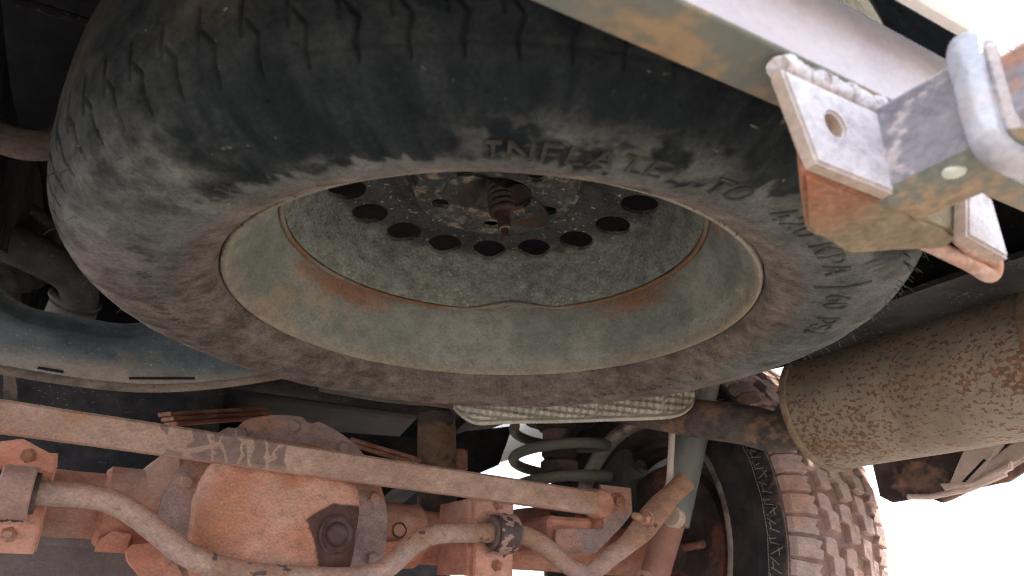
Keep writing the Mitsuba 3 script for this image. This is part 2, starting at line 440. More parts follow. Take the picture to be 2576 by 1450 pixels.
# ------------------------------------------------------------------ vehicle body (floor, sides, rear bumper cover)
body = thing('vehicle_body', 'dark underbody floor with cream painted rear bumper skin above the tow hitch', 'vehicle body')
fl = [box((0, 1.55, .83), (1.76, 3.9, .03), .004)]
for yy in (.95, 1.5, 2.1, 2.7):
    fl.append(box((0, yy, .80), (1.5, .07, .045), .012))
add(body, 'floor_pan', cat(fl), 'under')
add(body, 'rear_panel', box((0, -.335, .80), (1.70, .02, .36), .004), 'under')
for s in (-1, 1):
    arch = Polygon([(-.36, .56), (.10, .52), (.14, .62), (.25, .80), (.42, .90), (.82, .90), (1.0, .80), (1.12, .72), (3.4, .70), (3.4, 1.25), (-.36, 1.25)])
    add(body, 'side_panel', slab(list(arch.exterior.coords)[:-1], (s * .93, 0, 0), (0, 1, 0), (0, 0, 1), .012, .002), 'bumper')
# rear bumper skin: a gently bowed cream panel with a turned-in lower lip
bx = np.linspace(-.92, .92, 61)
prof = [(.0035, .512), (.003, .502), (.001, .4990), (-.003, .500), (-.006, .505), (-.010, .53), (-.030, .66), (-.034, .84)]
bv = np.array([[[x, -.4165 + dy, z + .040] for dy, z in prof] for x in bx])
bm = tri(bv.reshape(-1, 3), grid_faces(61, len(prof)))
add(body, 'bumper_skin', bm, 'bumper', 40, label='cream painted rear bumper skin')
# wheel-arch liner tail and the bumper corner behind the rear wheel
lin = [slab([(.045, .452), (.095, .447), (.150, .432), (.175, .443), (.232, .440), (.252, .452), (.258, .53), (.250, .62), (-.05, .64), (-.06, .50)], (.850, 0, 0), (0, 1, 0), (0, 0, 1), .010, .002)]
for i in range(9):
    c = np.array([.852, .10 + .018 * i, .440 + .003 * rng.normal()])
    lin.append(trimesh.creation.icosphere(1, .006 * (1 + .3 * rng.random())).apply_translation(c))
add(body, 'arch_liner', roughen(cat(lin[:1]), .0025, 30, .012), 'plastic', label='dark mud-stained wheel arch liner tail')


def flat_x(pts, x, t, bev=.001):
    p_ = [at(px, py, x=x)[1:] for px, py in pts]
    if Polygon(p_).exterior.is_ccw is False:
        p_ = p_[::-1]
    return slab(p_, (x, 0, 0), (0, 1, 0), (0, 0, 1), t, bev)


add(body, 'corner_strip', flat_x([(2428, 1120), (2512, 1100), (2520, 1118), (2446, 1218), (2385, 1219)], .838, .010, .002), 'strip', label='pale dusty bumper corner strip')
add(body, 'corner_slot', flat_x([(2474, 1154), (2480, 1158), (2428, 1213), (2419, 1212)], .8372, .003, .0005), 'under')
add(body, 'corner_bracket', flat_x([(2362, 1217), (2446, 1211), (2540, 1160), (2540, 1180), (2446, 1222), (2375, 1234)], .834, .012, .002), 'strip')
add(body, 'corner_skin', flat_x([(2486, 1160), (2580, 1085), (2600, 1140), (2500, 1205), (2440, 1222)], .842, .012, .003), 'strip')
add(body, 'corner_lip', sweep([at(2285, 1250, x=.842), at(2340, 1250, x=.842), at(2440, 1230, x=.842), at(2530, 1192, x=.842)], .0045, 10), 'strip')

add(body, 'gap_blocker', hull([at(px, py, y=.84) + [0, d, 0] for px, py in ((1398, 1040), (1425, 1215), (1720, 1240), (1720, 1000)) for d in (0, .02)]), 'under')  # added dark panel behind the spring, blocks the bright gap there
add(body, 'gap_blocker', hull([at(px, py, y=.95) + [0, d, 0] for px, py in ((1120, 1205), (1232, 1205), (1262, 1240), (1262, 1320), (1120, 1320)) for d in (0, .02)]), 'under')  # added dark hull, closes a lower gap against the sky

# ------------------------------------------------------------------ chassis frame
ch = thing('chassis_frame', 'dark painted ladder frame rails beside the muffler and above the axle', 'chassis')
R1 = []
rail = spline([(.455, -.32, .635), (.455, 0, .640), (.455, .25, .66), (.455, .45, .72), (.455, .75, .74), (.455, 1.0, .69), (.455, 1.3, .62), (.455, 3., .6)], .03)


def rail_mesh(sgn, path, w, h):
    v = []
    for i, c in enumerate(path):
        for (a, b) in ((-1, -1), (1, -1), (1, 1), (-1, 1)):
            v.append([sgn * c[0] + a * w / 2, c[1], c[2] + b * h / 2])
    kk = len(path)
    v = np.array(v).reshape(kk, 4, 3).transpose(1, 0, 2).reshape(-1, 3)
    m = tri(v, grid_faces(4, kk, True))
    m.fix_normals()
    return m


add(ch, 'rail', rail_mesh(1, rail, .07, .13), 'rail', 30)
add(ch, 'rail', rail_mesh(-1, rail, .07, .13), 'rail', 30)
lipr = rail[:14] + np.array([-.046, 0, -.066])
add(ch, 'rail_flange', rail_mesh(1, lipr, .03, .006), 'rail', 30)
add(ch, 'cross_tube', cyl((-.47, .95, .70), (.47, .95, .70), .045), 'rail')
add(ch, 'tail_gusset', slab([(-.32, .56), (-.05, .565), (.05, .60), (.05, .68), (-.32, .68)], (.62, 0, 0), (0, 1, 0), (0, 0, 1), .006, .001), 'rail')
q = lambda px, py: at(px, py, y=.86)
add(ch, 'kick_up_gusset', hull([*[q(px, py) for px, py in ((1290, 1072), (1255, 1170), (1150, 1215), (1105, 1210), (1170, 1085))],
                                *[q(px, py) + [0, .05, 0] for px, py in ((1290, 1072), (1255, 1170), (1150, 1215), (1105, 1210), (1170, 1085))]]), 'rail')
add(ch, 'spring_tower', cyl((.51, .68, .606), (.51, .68, .78), .080), 'rail')

# stamped cross member on the left of the spare wheel
cm = thing('stamped_crossmember', 'blue-grey stamped steel cross member with a rounded opening left of the spare tyre', 'crossmember')
Y0 = .42
lo = np.array([at(px, py, y=Y0)[[0, 2]] for px, py in ((-90, 905), (0, 920), (100, 938), (200, 953), (320, 966), (420, 968), (540, 960), (660, 944), (760, 925))])
xs = np.linspace(lo[0, 0], lo[-1, 0], 90)
zlo = CubicSpline(lo[:, 0], lo[:, 1])(xs)
up = np.array([at(px, py, y=Y0 + .02)[[0, 2]] for px, py in ((-90, 700), (0, 775), (40, 808), (100, 822), (200, 838), (300, 855), (360, 850), (410, 815), (470, 760))])
zup = np.interp(xs, up[:, 0], up[:, 1])
zup = np.where(xs > up[-1, 0], up[-1, 1], zup)
rows = []
zsm = np.convolve(np.pad(zup, 4, mode='edge'), np.ones(9) / 9, mode='valid')
for t, dy, dz in ((0, .030, -.002), (0, .012, -.0035), (0, .004, -.002), (0, 0, .004), (.3, -.004, 0), (.7, -.002, 0), (.92, .004, 0), (1, .010, -.001), (1, .018, .006), (1, .032, .018), (1, .034, .024), (1, .06, .030)):
    rows.append(np.stack([xs, np.full_like(xs, Y0 + dy), zlo + (zsm - zlo) * t + dz], -1))
cmv = np.stack(rows, 1)
add(cm, 'web', tri(cmv.reshape(-1, 3), grid_faces(len(xs), cmv.shape[1])), 'cross', 50)
add(cm, 'lip', sweep(np.stack([xs, np.full_like(xs, Y0 + .004), zlo - .003], -1), .0038, 12, squash=1.5, side=(0, 1, 0)), 'tan', label='dusty lower lip of the cross member with light put into its colour')
for a, b in ((95, 160), (325, 490), (660, 760)):
    p0, p1 = (at(px, np.interp(px, [0, 200, 420, 660, 800], [909, 943, 959, 936, 905]), y=Y0 - .006) for px in (a, min(b, 800)))
    add(cm, 'slot', sweep(spline([p0, (p0 + p1) / 2, p1]), .0016, 8), 'under')

# ------------------------------------------------------------------ fuel tank, hoses
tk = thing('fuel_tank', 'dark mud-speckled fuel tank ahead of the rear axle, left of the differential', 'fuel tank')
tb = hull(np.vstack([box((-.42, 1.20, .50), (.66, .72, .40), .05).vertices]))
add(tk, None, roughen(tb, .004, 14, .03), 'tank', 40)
hs = thing('filler_hose', 'thick dark rubber filler hose bending down into a steel neck, far left', 'hose')
c1 = [at(-60, 575, y=.42), at(0, 600, y=.44), at(70, 632, y=.47), at(140, 668, y=.50), at(185, 700, y=.53), at(200, 740, y=.56), at(190, 780, y=.59)]
add(hs, 'hose', sweep(spline(c1), .024, 24), 'hose')
add(hs, 'neck', cyl(at(190, 760, y=.58), at(168, 812, y=.60), .031, 28), 'neck')
add(hs, 'clip', cyl(at(193, 746, y=.578), at(186, 762, y=.584), .034, 28), 'neck')
hs2 = thing('vent_hose', 'thin dark vent hose arching above the thick filler hose', 'hose')
add(hs2, None, sweep(spline([at(-40, 518, y=.5), at(0, 516, y=.5), at(60, 522, y=.52), at(105, 550, y=.54), at(140, 600, y=.56), at(165, 650, y=.6)]), .009, 16), 'hose')
hs3 = thing('breather_hose', 'ribbed dark hose curving behind the thick filler hose', 'hose')
pp = spline([at(-60, 715, y=.55), at(0, 716, y=.55), at(60, 706, y=.56), at(110, 685, y=.58), at(170, 650, y=.62)])
add(hs3, None, sweep(pp, .016 + .0012 * np.sin(np.arange(len(pp)) * 1.6), 18), 'hose')
tb = thing('tank_strap', 'brown dusty strap under the tank at the far left', 'strap')
add(tb, None, hull([at(px, py, y=.80 + d) for px, py in ((8, 940), (38, 940), (46, 1010), (8, 1012)) for d in (0, .02)]), 'tan')
lr = thing('curved_stay', 'tan dust-covered curved stay at the left edge beside the tyre tread', 'stay')
c2 = spline([at(-120, 300, y=.1), at(-20, 338, y=.1), at(50, 362, y=.1), at(110, 366, y=.1), at(175, 340, y=.1)])
add(lr, None, sweep(c2, .014, 18, squash=.55, side=(0, 0, 1)), 'tan')
bar = thing('floor_rib', 'faint long floor rib crossing the darkness at the upper left', 'rib')
add(bar, None, sweep([at(40, 0, z=.74), at(260, 70, z=.74)], .004, 8), 'rail')

# ------------------------------------------------------------------ spare wheel
sw = thing('spare_wheel', 'dusty spare wheel with black tyre hung flat under the vehicle', 'spare wheel')
PR = np.array([(.2335, .5365), (.2345, .530), (.239, .5245), (.247, .5195), (.262, .5135), (.278, .5100), (.292, .5090), (.306, .5105), (.320, .5140), (.333, .5195),
               (.3425, .5262), (.3472, .5318), (.3490, .5350), (.3530, .5420), (.3560, .553), (.3580, .568), (.359, .584), (.3593, .601)])
arc = np.r_[0, np.cumsum(np.linalg.norm(np.diff(PR, axis=0), axis=1))]
S_RIDGE = arc[11]
sd = np.unique(np.r_[np.linspace(0, S_RIDGE - .016, 40), np.linspace(S_RIDGE - .016, S_RIDGE + .040, 54), np.linspace(S_RIDGE + .040, arc[-1], 14)])
pr = CubicSpline(arc, PR)(sd)
tg = np.gradient(pr, axis=0)
nr = np.stack([tg[:, 1], -tg[:, 0]], 1)
nr /= np.linalg.norm(nr, axis=1, keepdims=True)
NT = 2050
tt = np.arange(NT) * 2 * np.pi / NT
TT, SS = np.meshgrid(tt, sd, indexing='ij')
v_ = SS - S_RIDGE
pitch = 2 * np.pi / 82
cell = np.floor(TT / pitch)
uo = (TT / pitch - cell - .5) * pitch * .352
jit = (np.array([np.sin(i * 12.9898) * 43758.5 for i in range(90)]) % 1)[cell.astype(int)] - .5


def seg(a, b, w0, w1):
    ax, ay = a
    bx_, by_ = b
    L2 = (bx_ - ax) ** 2 + (by_ - ay) ** 2
    t = np.clip(((uo - ax) * (bx_ - ax) + (v_ - ay) * (by_ - ay)) / L2, 0, 1)
    d = np.hypot(uo - ax - t * (bx_ - ax), v_ - ay - t * (by_ - ay))
    w = w0 + (w1 - w0) * t
    return np.clip(1.4 - d / w, 0, 1)


groove = np.maximum.reduce([seg((-.0058, .040), (-.0052, .0135), .0012, .0005), seg((-.0030, .0245), (.0052, .0140), .0006, .0013),
                            seg((.0052, .0140), (.0018, .0020), .0011, .0013), seg((.0018, .0020), (.0030, -.0085), .0013, .0003)])
step = -.0011 * np.exp(-(v_ / .0016) ** 2) - .0009 / (1 + np.exp((v_ + .001) / .0008)) * np.exp(-np.clip(-v_, 0, 1) / .010)
rib = .0006 * np.exp(-((SS - arc[4]) / .0014) ** 2) + .0007 * np.exp(-((SS - arc[4] - .004) / .001) ** 2)
P3 = np.stack([np.cos(TT), np.sin(TT), SS], -1)
lump = .0009 * (meshkit.fbm(np.stack([np.cos(TT) * 9, np.sin(TT) * 9, SS * 30], -1) + 20, 3) - .5)
disp = -.0030 * groove * (1 + .3 * jit) * (.45 + .55 / (1 + np.exp((((TT + 4.3) % (2 * np.pi)) - 2.35) * 9))) + step + rib + lump
# mud clots caked over the rubber towards the bumper and on the far side
mx = meshkit.fbm(np.stack([np.cos(TT) * 14, np.sin(TT) * 14, SS * 45], -1) + 70, 4)
disp = disp + .0022 * np.clip(mx - .60, 0, 1) * 5 * np.clip(1.2 - np.abs(SS - arc[6]) / .05, 0, 1)
rr = pr[:, 0][None] + nr[:, 0][None] * disp
zz = pr[:, 1][None] + nr[:, 1][None] * disp
low = np.stack([rr * np.cos(TT), rr * np.sin(TT), zz], -1)
tyre = tri(low.reshape(-1, 3), grid_faces(NT, len(sd), True))
hi_p = [(r, 1.203 - z) for r, z in PR[::-1]]
tyre_hi = revolve([(PR[-1, 0], PR[-1, 1])] + hi_p, n=240)
ty = add(sw, 'tyre', cat([tyre, tyre_hi]), 'spare', True, label='black tyre with zigzag shoulder grooves and tan dust')


def side_z(r):
    return np.interp(r, PR[:12, 0], PR[:12, 1])


def arc_text(txt, a0, h, r0, depth=.0013, stretch=1.):
    m = meshkit.text_mesh(txt, h, depth + .001)
    v, f = trimesh.remesh.subdivide_to_size(m.vertices, m.faces, .004, max_iter=8)
    a = math.radians(a0) + v[:, 0] * stretch / r0
    r = r0 + v[:, 1]
    z = side_z(r) + .0008 - v[:, 2]
    return tri(np.stack([r * np.cos(a), r * np.sin(a), z], 1), f), math.degrees(v[:, 0].max() * stretch / r0)


for txt, a0, a1 in (('INFLATE', -119, -98), ('TO', -92, -86), ('420', -80.5, -71), ('KPA', -68, -55.5), ('|', -51.8, -50.2), ('60', -47.5, -41), ('PSI', -37, -28.5)):
    h = .025 if txt == '|' else .0180
    r0 = .276 if txt == '|' else .2780
    _, w = arc_text(txt, a0, h, r0)
    m, _ = arc_text(txt, a0, h, r0, stretch=(a1 - a0) / w)
    add(ty, 'lettering', m, 'letter', 30, label=f'raised lettering {txt}' if len(txt) > 1 else None)
m, _ = arc_text('60', -39, .009, .262)
# worn, unreadable moulded characters: short raised strokes
ws = []
for a0, a1, r0, h in ((150, 163, .276, .017), (172, 186, .276, .019), (198, 214, .276, .018), (5, 36, .268, .011), (40, 62, .284, .008)):
    a = a0
    while a < a1:
        for _ in range(rng.integers(1, 4)):
            da, dh = rng.uniform(0, 1.6), rng.uniform(0, h * .5)
            q0 = np.array([a + da, r0 + dh])
            q1 = q0 + [rng.uniform(-.9, .9), rng.uniform(.25, .5) * h]
            ps = [np.array([r * math.cos(math.radians(t)), r * math.sin(math.radians(t)), side_z(r) - .0002]) for t, r in (q0, (q0 + q1) / 2, q1)]
            ws.append(sweep(ps, .0011, 6))
        a += rng.uniform(1.8, 3.2)
add(ty, 'worn_marks', cat(ws), 'letter', 30, kind='stuff', label='worn unreadable moulded marks on the sidewall')
hairs = []
for i in range(150):
    a = rng.uniform(-1.05, .9) if i < 110 else rng.uniform(0, 6.28)
    s = rng.choice([.3315, .3445, .349])
    b = np.array([s * math.cos(a), s * math.sin(a), np.interp(s, PR[:14, 0], PR[:14, 1]) + .0004])
    d = np.array([math.cos(a), math.sin(a), -.9]) + rng.normal(0, .25, 3)
    L = rng.uniform(.003, .007)
    hairs.append(sweep([b, b + d * L * .5, b + d * L * .85 + [0, 0, -L * .3]], [.0005, .0005, .00025], 5))
for i in range(60):
    a = rng.uniform(0, 6.28)
    b = np.array([.2335 * math.cos(a), .2335 * math.sin(a), .531])
    hairs.append(sweep([b, b + [-.001 * math.cos(a), -.001 * math.sin(a), -.0012], b + [-.0022 * math.cos(a), -.0022 * math.sin(a), -.002]], [.0006, .0005, .0002], 5))
add(ty, 'rubber_hair', cat(hairs), 'spare', 30, kind='stuff')

# rim: flange, bead seat and barrel, seen from its deep side
rp = [(.2335, .545), (.2330, .534), (.2315, .5302), (.2290, .5300), (.2270, .5325), (.2255, .5380), (.2225, .5425), (.2190, .5455), (.2160, .5500), (.2140, .5560), (.2105, .5650), (.2050, .5740), (.2000, .5820), (.1965, .5900),
      (.1945, .6000), (.1940, .6150), (.1950, .6400), (.205, .66), (.228, .668), (.2335, .674)]
rp = CubicSpline(np.r_[0, np.cumsum(np.linalg.norm(np.diff(rp, axis=0), axis=1))], rp)(np.linspace(0, np.sum(np.linalg.norm(np.diff(rp, axis=0), axis=1)), 90))
rim = revolve(rp, n=360)
th = np.arctan2(rim.vertices[:, 1], rim.vertices[:, 0])
w = .0008 * (meshkit.fbm(rim.vertices * 25 + 9, 3) - .5)
rim.vertices[:, 2] += w
rk = add(sw, 'rim', rim, 'rim', 40, label='grey-green painted steel rim barrel, deep side down')
a = np.radians(np.arange(0, 360, 1.))
bump = np.exp(-((np.degrees(a) - 56) / 11.) ** 2)
wr = .1925 - .011 * bump + .0012 * (meshkit.fbm(np.stack([np.cos(a) * 8, np.sin(a) * 8, a * 0], 1) + 4, 3) - .5)
wp = np.stack([wr * np.cos(a), wr * np.sin(a), .596 + .006 * bump], 1)
keep = ~((np.degrees(a) > 222) & (np.degrees(a) < 226))
wp = np.vstack([wp[226:], wp[:223]])
add(rk, 'weld_bead', sweep(wp, .0023 + .0007 * np.sin(np.arange(len(wp)) * 2.1) * rng.random(len(wp)), 10), 'weld', 40, label='orange rusty weld bead round the wheel disc')

dp = [(.194, .600), (.190, .598), (.1845, .606), (.178, .624), (.173, .640), (.169, .6485), (.163, .6525), (.148, .6545), (.132, .6565), (.118, .6595), (.100, .6630), (.088, .6620), (.0835, .655), (.0805, .6440), (.0775, .6395), (.074, .6385), (.040, .6385), (.0345, .6415)]
dpt = [(r, z + .0045) for r, z in dp[::-1]]
disc = man(revolve(dp + dpt + [dp[0]], n=288))
if disc.status() != m3.Error.NoError or disc.volume() < 0:
    dd = revolve(dp + dpt + [dp[0]], n=288)
    dd.fix_normals()
    disc = man(dd)
for i in range(18):
    t = math.radians(65 + 20 * i)
    disc -= m3.Manifold.cylinder(.08, .0186, .0186, 40, True).translate((.148 * math.cos(t), .148 * math.sin(t), .655))
for i in range(5):
    t = math.radians(-5 + 72 * i)
    disc -= m3.Manifold.cylinder(.08, .0088, .0088, 28, True).translate((.0555 * math.cos(t), .0555 * math.sin(t), .645))
t = math.radians(170)
disc -= m3.Manifold.cylinder(.08, .003, .003, 16, True).translate((.040 * math.cos(2.6), .047 * math.sin(2.6) + .016, .645))
add(sw, 'disc', unman(disc), 'disc', 32, label='dark speckled wheel disc with ring of round holes')

# ------------------------------------------------------------------ spare wheel hoist
ho = thing('spare_wheel_hoist', 'rusty hoist bracket with ribbed spring and rod through the spare wheel hub', 'hoist')
nu, nv = 72, 14
hv = []
for i in range(nu):
    a = i * 2 * math.pi / nu
    lobe = abs(math.cos(a - math.radians(12)))
    wide = .026 + .032 * lobe ** 3 + .010 * max(0, math.cos(a - math.radians(95))) ** 4 + .0025 * math.sin(5 * a + .6)
    for j in range(nv):
        t = j / (nv - 1)
        r = .013 + (wide - .013) * t
        z = .668 - .034 * t ** .8 - .004 * math.sin(3 * a + 1) * t ** 2 + .010 * (1 - lobe) * t ** 2
        hv.append((r * math.cos(a) + .002, r * math.sin(a), z))
hb = tri(hv, grid_faces(nu, nv, True))
hb2 = hb.copy()
hb2.vertices = hb2.vertices + [0, 0, .003]
add(ho, 'bracket', cat([hb, hb2]), 'hoist', 40, label='bent dusty hoist bracket with two wings')
ax0, ax1 = np.array([.001, .001, .668]), np.array([.009, -.004, .6005])
dirn = (ax1 - ax0) / np.linalg.norm(ax1 - ax0)
F = frame(dirn)
tt_ = np.linspace(0, 7 * 2 * np.pi, 260)
hp = ax0 + np.outer(tt_ / tt_[-1] * .044, dirn) + np.outer(np.cos(tt_), F[:, 0]) * .0098 + np.outer(np.sin(tt_), F[:, 1]) * .0098
add(ho, 'spring', cat([sweep(hp, .0032, 8), cyl(ax0, ax0 + dirn * .044, .0078, 20)]), 'hoist', 50)
add(ho, 'rod', cyl(ax0 + dirn * .03, ax0 + dirn * .061, .0062, 20), 'rod')
add(ho, 'cable_crimp', cyl(ax0 + dirn * .0595, ax0 + dirn * .0620, .0052, 18), 'tan')
add(ho, 'cable_end', cyl(ax0 + dirn * .061, ax0 + dirn * .0715, .0037, 14, r1=.0033), 'rod')

# ------------------------------------------------------------------ rear beam and tow hitch
be = thing('rear_beam', 'pale square steel cross beam with rusty green underside, behind the spare tyre', 'beam')
W2, H2, RR = .0157, .0310, .019
cs = []
for sx, sz in ((1, 1), (-1, 1), (-1, -1), (1, -1)):
    rad = (RR if sx < 0 else .006) if sz > 0 else .0025
    for q_ in np.linspace(0, 90, 7):
        a0 = {(1, 1): 0, (-1, 1): 90, (-1, -1): 180, (1, -1): 270}[(sx, sz)]
        t = math.radians(a0 + q_)
        cs.append((sx * (W2 - rad) + rad * math.cos(t), sz * (H2 - rad) + rad * math.sin(t)))
cs = np.array(cs)
xsb = np.linspace(-.88, .82, 200)
bv = np.array([[(x, c[0], c[1]) for x in xsb] for c in cs])
bmv = bv.reshape(-1, 3) + np.array([0, -.3763, .5370])
bmm = tri(bmv, grid_faces(len(cs), len(xsb), True))
bmm.fix_normals()
add(be, None, bmm, 'beam', 40)

th_ = thing('tow_hitch', 'steel tow hitch receiver with pale drilled plate, hung under the rear beam', 'tow hitch')
PY, PZ0 = -.3935, .4515
x0, x1 = -.0565, -.0075
pl = [(-.0700, .4935), (-.0565, PZ0), (-.0075, PZ0), (-.0075, .4935)]
hc = at(2102, 312, y=PY)
add(th_, 'chain_plate', slab(pl, (0, PY + .008, 0), (1, 0, 0), (0, 0, 1), .008, .0012, [(hc[0], hc[2], .0058, 1.0)]), 'plate', 30, label='pale steel plate with one round hole')
pr_ = [at(px, py, y=PY)[[0, 2]] for px, py in ((2436, 592), (2540, 650), (2497, 500), (2436, 455))]
add(th_, 'chain_plate', slab(pr_ if Polygon(pr_).exterior.is_ccw else pr_[::-1], (0, PY + .008, 0), (1, 0, 0), (0, 0, 1), .008, .0012), 'plate', 30, label='pale plate right of the receiver')
wl = []
for i in range(34):
    t = i / 33
    wl.append((-.0655 + .062 * t, PY + .0040 + .0006 * rng.normal(), .4990 + .0007 * rng.normal()))
add(th_, 'weld_bead', roughen(sweep(spline(wl, .0008), .0058 + .0005 * np.sin(np.arange(len(spline(wl, .0008))) * 1.3), 20, squash=.85), .0022, 150), 'plate', 50)
RX0, RX1, RZ0, RZ1 = -.0095, .0275, .4515, .4968
YF, YB = -.345, -.447
rec = m3.Manifold.cube((RX1 - RX0, YF - YB, RZ1 - RZ0)).translate((RX0, YB, RZ0))
rec = unman(rec)
add(th_, 'receiver_tube', cat([box(((RX0 + RX1) / 2, (YF + YB) / 2, (RZ0 + RZ1) / 2), (RX1 - RX0, YF - YB, RZ1 - RZ0), .0030)]), 'receiver', 30)
bl = [(-.058, -.386), (-.0165, -.352), (.0245, -.343), (.060, -.372), (.055, -.3845)]
add(th_, 'mount_block', roughen(cat([slab(bl, (0, 0, .4498), (1, 0, 0), (0, 1, 0), .022, .0018), slab([(-.040, -.3855), (-.022, -.362), (.0245, -.355), (.05, -.3855)], (0, 0, .465), (1, 0, 0), (0, 1, 0), .0405, .0018)]), .0005, 120, .004), 'block', 30, label='rusty orange mounting block under the beam')
cxm, czm = (RX0 + RX1) / 2, (RZ0 + RZ1) / 2
ring = []
hw, hz_ = (RX1 - RX0) / 2 + .0030, (RZ1 - RZ0) / 2 + .0045
for a in np.linspace(0, 2 * np.pi, 49)[:-1]:
    c_, s_ = math.cos(a), math.sin(a)
    e = 5.
    rad = hw / (abs(c_) ** e + abs(s_) ** e) ** (1 / e)
    ring.append((cxm + rad * c_, -.4365, czm + .0015 + rad * s_ * hz_ / hw))
ring = np.array(ring + ring[:1])
cr = sweep(ring, .0068, 18, caps=False, squash=.80, side=(0, 1, 0))
add(th_, 'collar', roughen(cr, .0006, 90), 'collar', 50, label='thick shiny collar round the receiver mouth')
pg = at(2400, 436, z=RZ0 - .0006)
add(th_, 'plug', revolve([(0, .0016), (.0030, .0014), (.0044, .0006), (.0047, 0), (.0045, -.002)], pg + [0, 0, .0004], (0, 0, -1), 28), 'plug', 40, label='small round pale disc standing for a pin hole with sky behind')  # pale disc: sky through a pin hole put into its colour
lp = [at(2285, 597, y=-.362), at(2330, 612, y=-.362), at(2400, 645, y=-.363), at(2465, 680, y=-.364), at(2498, 688, y=-.365), at(2502, 668, y=-.367), at(2470, 640, y=-.369), at(2425, 608, y=-.371), at(2405, 590, y=-.374)]
add(th_, 'chain_loop', sweep(spline(lp, .0015), .0042, 16), 'loop', 50, label='bent round-bar loop for a safety chain')
bmnt = thing('ball_mount', 'grey square tow bar shank pushed into the hitch receiver at the right edge', 'tow bar')
add(bmnt, 'shank', box((cxm + .001, -.475, czm), (.034, .09, .034), .004), 'shank', 30)
add(bmnt, 'drop_knuckle', trimesh.creation.icosphere(3, .017).apply_transform(np.diag([1, 1.5, .9, 1])).apply_translation([cxm + .006, -.478, czm - .020]), 'block', 50)

# ------------------------------------------------------------------ exhaust
mu = thing('muffler', 'rust-freckled steel muffler on the right behind the spare wheel', 'muffler')
MC, MRX, MRZ = np.array([.574, 0, .5325]), .084, .0815
ML0, ML1 = .112, -.195


def oval(y, s=1.):
    a = np.arange(96) * 2 * np.pi / 96
    return np.stack([MC[0] + MRX * s * np.cos(a), np.full(96, y), MC[2] + MRZ * s * np.sin(a)], 1)


rows = [oval(ML1, .985), oval(ML1 + .001, 1.0)] + [oval(y) for y in np.linspace(ML1 + .004, ML0 - .004, 24)] + [oval(ML0 - .001, .998)]
mm = np.array(rows).transpose(1, 0, 2)
mb = tri(mm.reshape(-1, 3), grid_faces(96, len(rows), True))
mb.fix_normals()
add(mu, 'shell', roughen(mb, .0006, 20), 'muffler', 40)
for y, sg in ((ML0, 1), (ML1, -1)):
    rows = [oval(y - sg * .006, 1.002), oval(y - sg * .006, 1.022), oval(y - sg * .004, 1.035), oval(y + sg * .003, 1.035), oval(y + sg * .005, 1.02), oval(y + sg * .005, .96), oval(y - sg * .004, .92), oval(y - sg * .002, .55), oval(y - sg * .0015, .02)]
    mm = np.array(rows).transpose(1, 0, 2)
    m_ = tri(mm.reshape(-1, 3), grid_faces(96, len(rows), True))
    m_.fix_normals()
    add(mu, 'end_cap', m_, 'seam', 40)
add(mu, 'tail_pipe', sweep(spline([(.60, ML1 + .01, .53), (.60, -.26, .53), (.60, -.40, .55)]), .024, 24), 'pipe')
ex = thing('exhaust_pipe', 'brown rusty exhaust pipe leading from the muffler over the axle', 'exhaust pipe')
ep = [(.566, .100, .533), (.548, .128, .529), at(1975, 1083, y=.150), at(1900, 1075, y=.19), at(1810, 1060, y=.235), at(1700, 1044, y=.31), at(1600, 1026, y=.37), at(1500, 1008, y=.43), at(1380, 990, y=.50), at(1250, 985, y=.60), at(1150, 1010, y=.70)]
add(ex, 'pipe', sweep(spline(ep), .0285, 32), 'pipe')
dp_ = thing('drive_pipe', 'dark flaking rusty upright pipe behind the panhard rod', 'pipe')
add(dp_, 'pipe', roughen(cyl(at(1098, 1035, y=.75), at(1100, 1300, y=.75), .036, 40), .0012, 60), 'pipe')
add(dp_, 'flange', cyl(at(1150, 1132, y=.76), at(1150, 1185, y=.76), .020, 20), 'bolt')
hsd = thing('heat_shield', 'embossed silver heat shield strip below the spare tyre', 'heat shield')
NU, NV = 520, 70
us = np.linspace(0, 1, NU)
lowpts = [(1140, 1030, .475), (1163, 1052, .466), (1190, 1067, .458), (1240, 1069, .446), (1400, 1065, .408), (1550, 1060, .362), (1660, 1056, .325), (1712, 1047, .306), (1737, 1030, .296), (1747, 1010, .292)]
low_ = spline([at(px, py, y=y - .045) for px, py, y in lowpts], .0005)
low_ = low_[np.linspace(0, len(low_) - 1, NU).astype(int)]
tgx = np.array([.80, -.52, .12])
tgx /= np.linalg.norm(tgx)
upv = np.array([.05, -.15, 1.])
upv /= np.linalg.norm(upv)
nrm = np.cross(tgx, upv)
nrm /= np.linalg.norm(nrm)
HH = .085
shp = np.zeros((NU, NV, 3))
ucoord = (low_ - low_[0]) @ tgx
zc = (low_ @ upv)
ztop = np.max(zc) + .03
for j, t in enumerate(np.linspace(0, 1, NV)):
    hgt = zc + (ztop - zc) * t
    base = low_ + np.outer(hgt - zc, upv)
    w_ = hgt - np.interp(ucoord, [0, .05, .4], [np.min(zc), zc[150], zc[350]])
    edge = np.clip((hgt - zc) / .010 - .6, 0, 1)
    la, lb = (ucoord + hgt) / .0105, (ucoord - hgt) / .0105
    waffle = .0032 * (np.sin(la * np.pi) * np.sin(lb * np.pi)) * edge
    ribs = sum(np.exp(-((ucoord - c) / .0035) ** 2) for c in (.115, .205, .30))
    waffle = waffle * (1 - np.clip(ribs * 1.3, 0, 1)) - .002 * ribs * edge + .0018 * np.exp(-((hgt - zc - .004) / .003) ** 2)
    shp[:, j] = base - np.outer(waffle, -nrm) * 1.
add(hsd, 'panel', tri(shp.reshape(-1, 3), grid_faces(NU, NV)), 'shield', True)
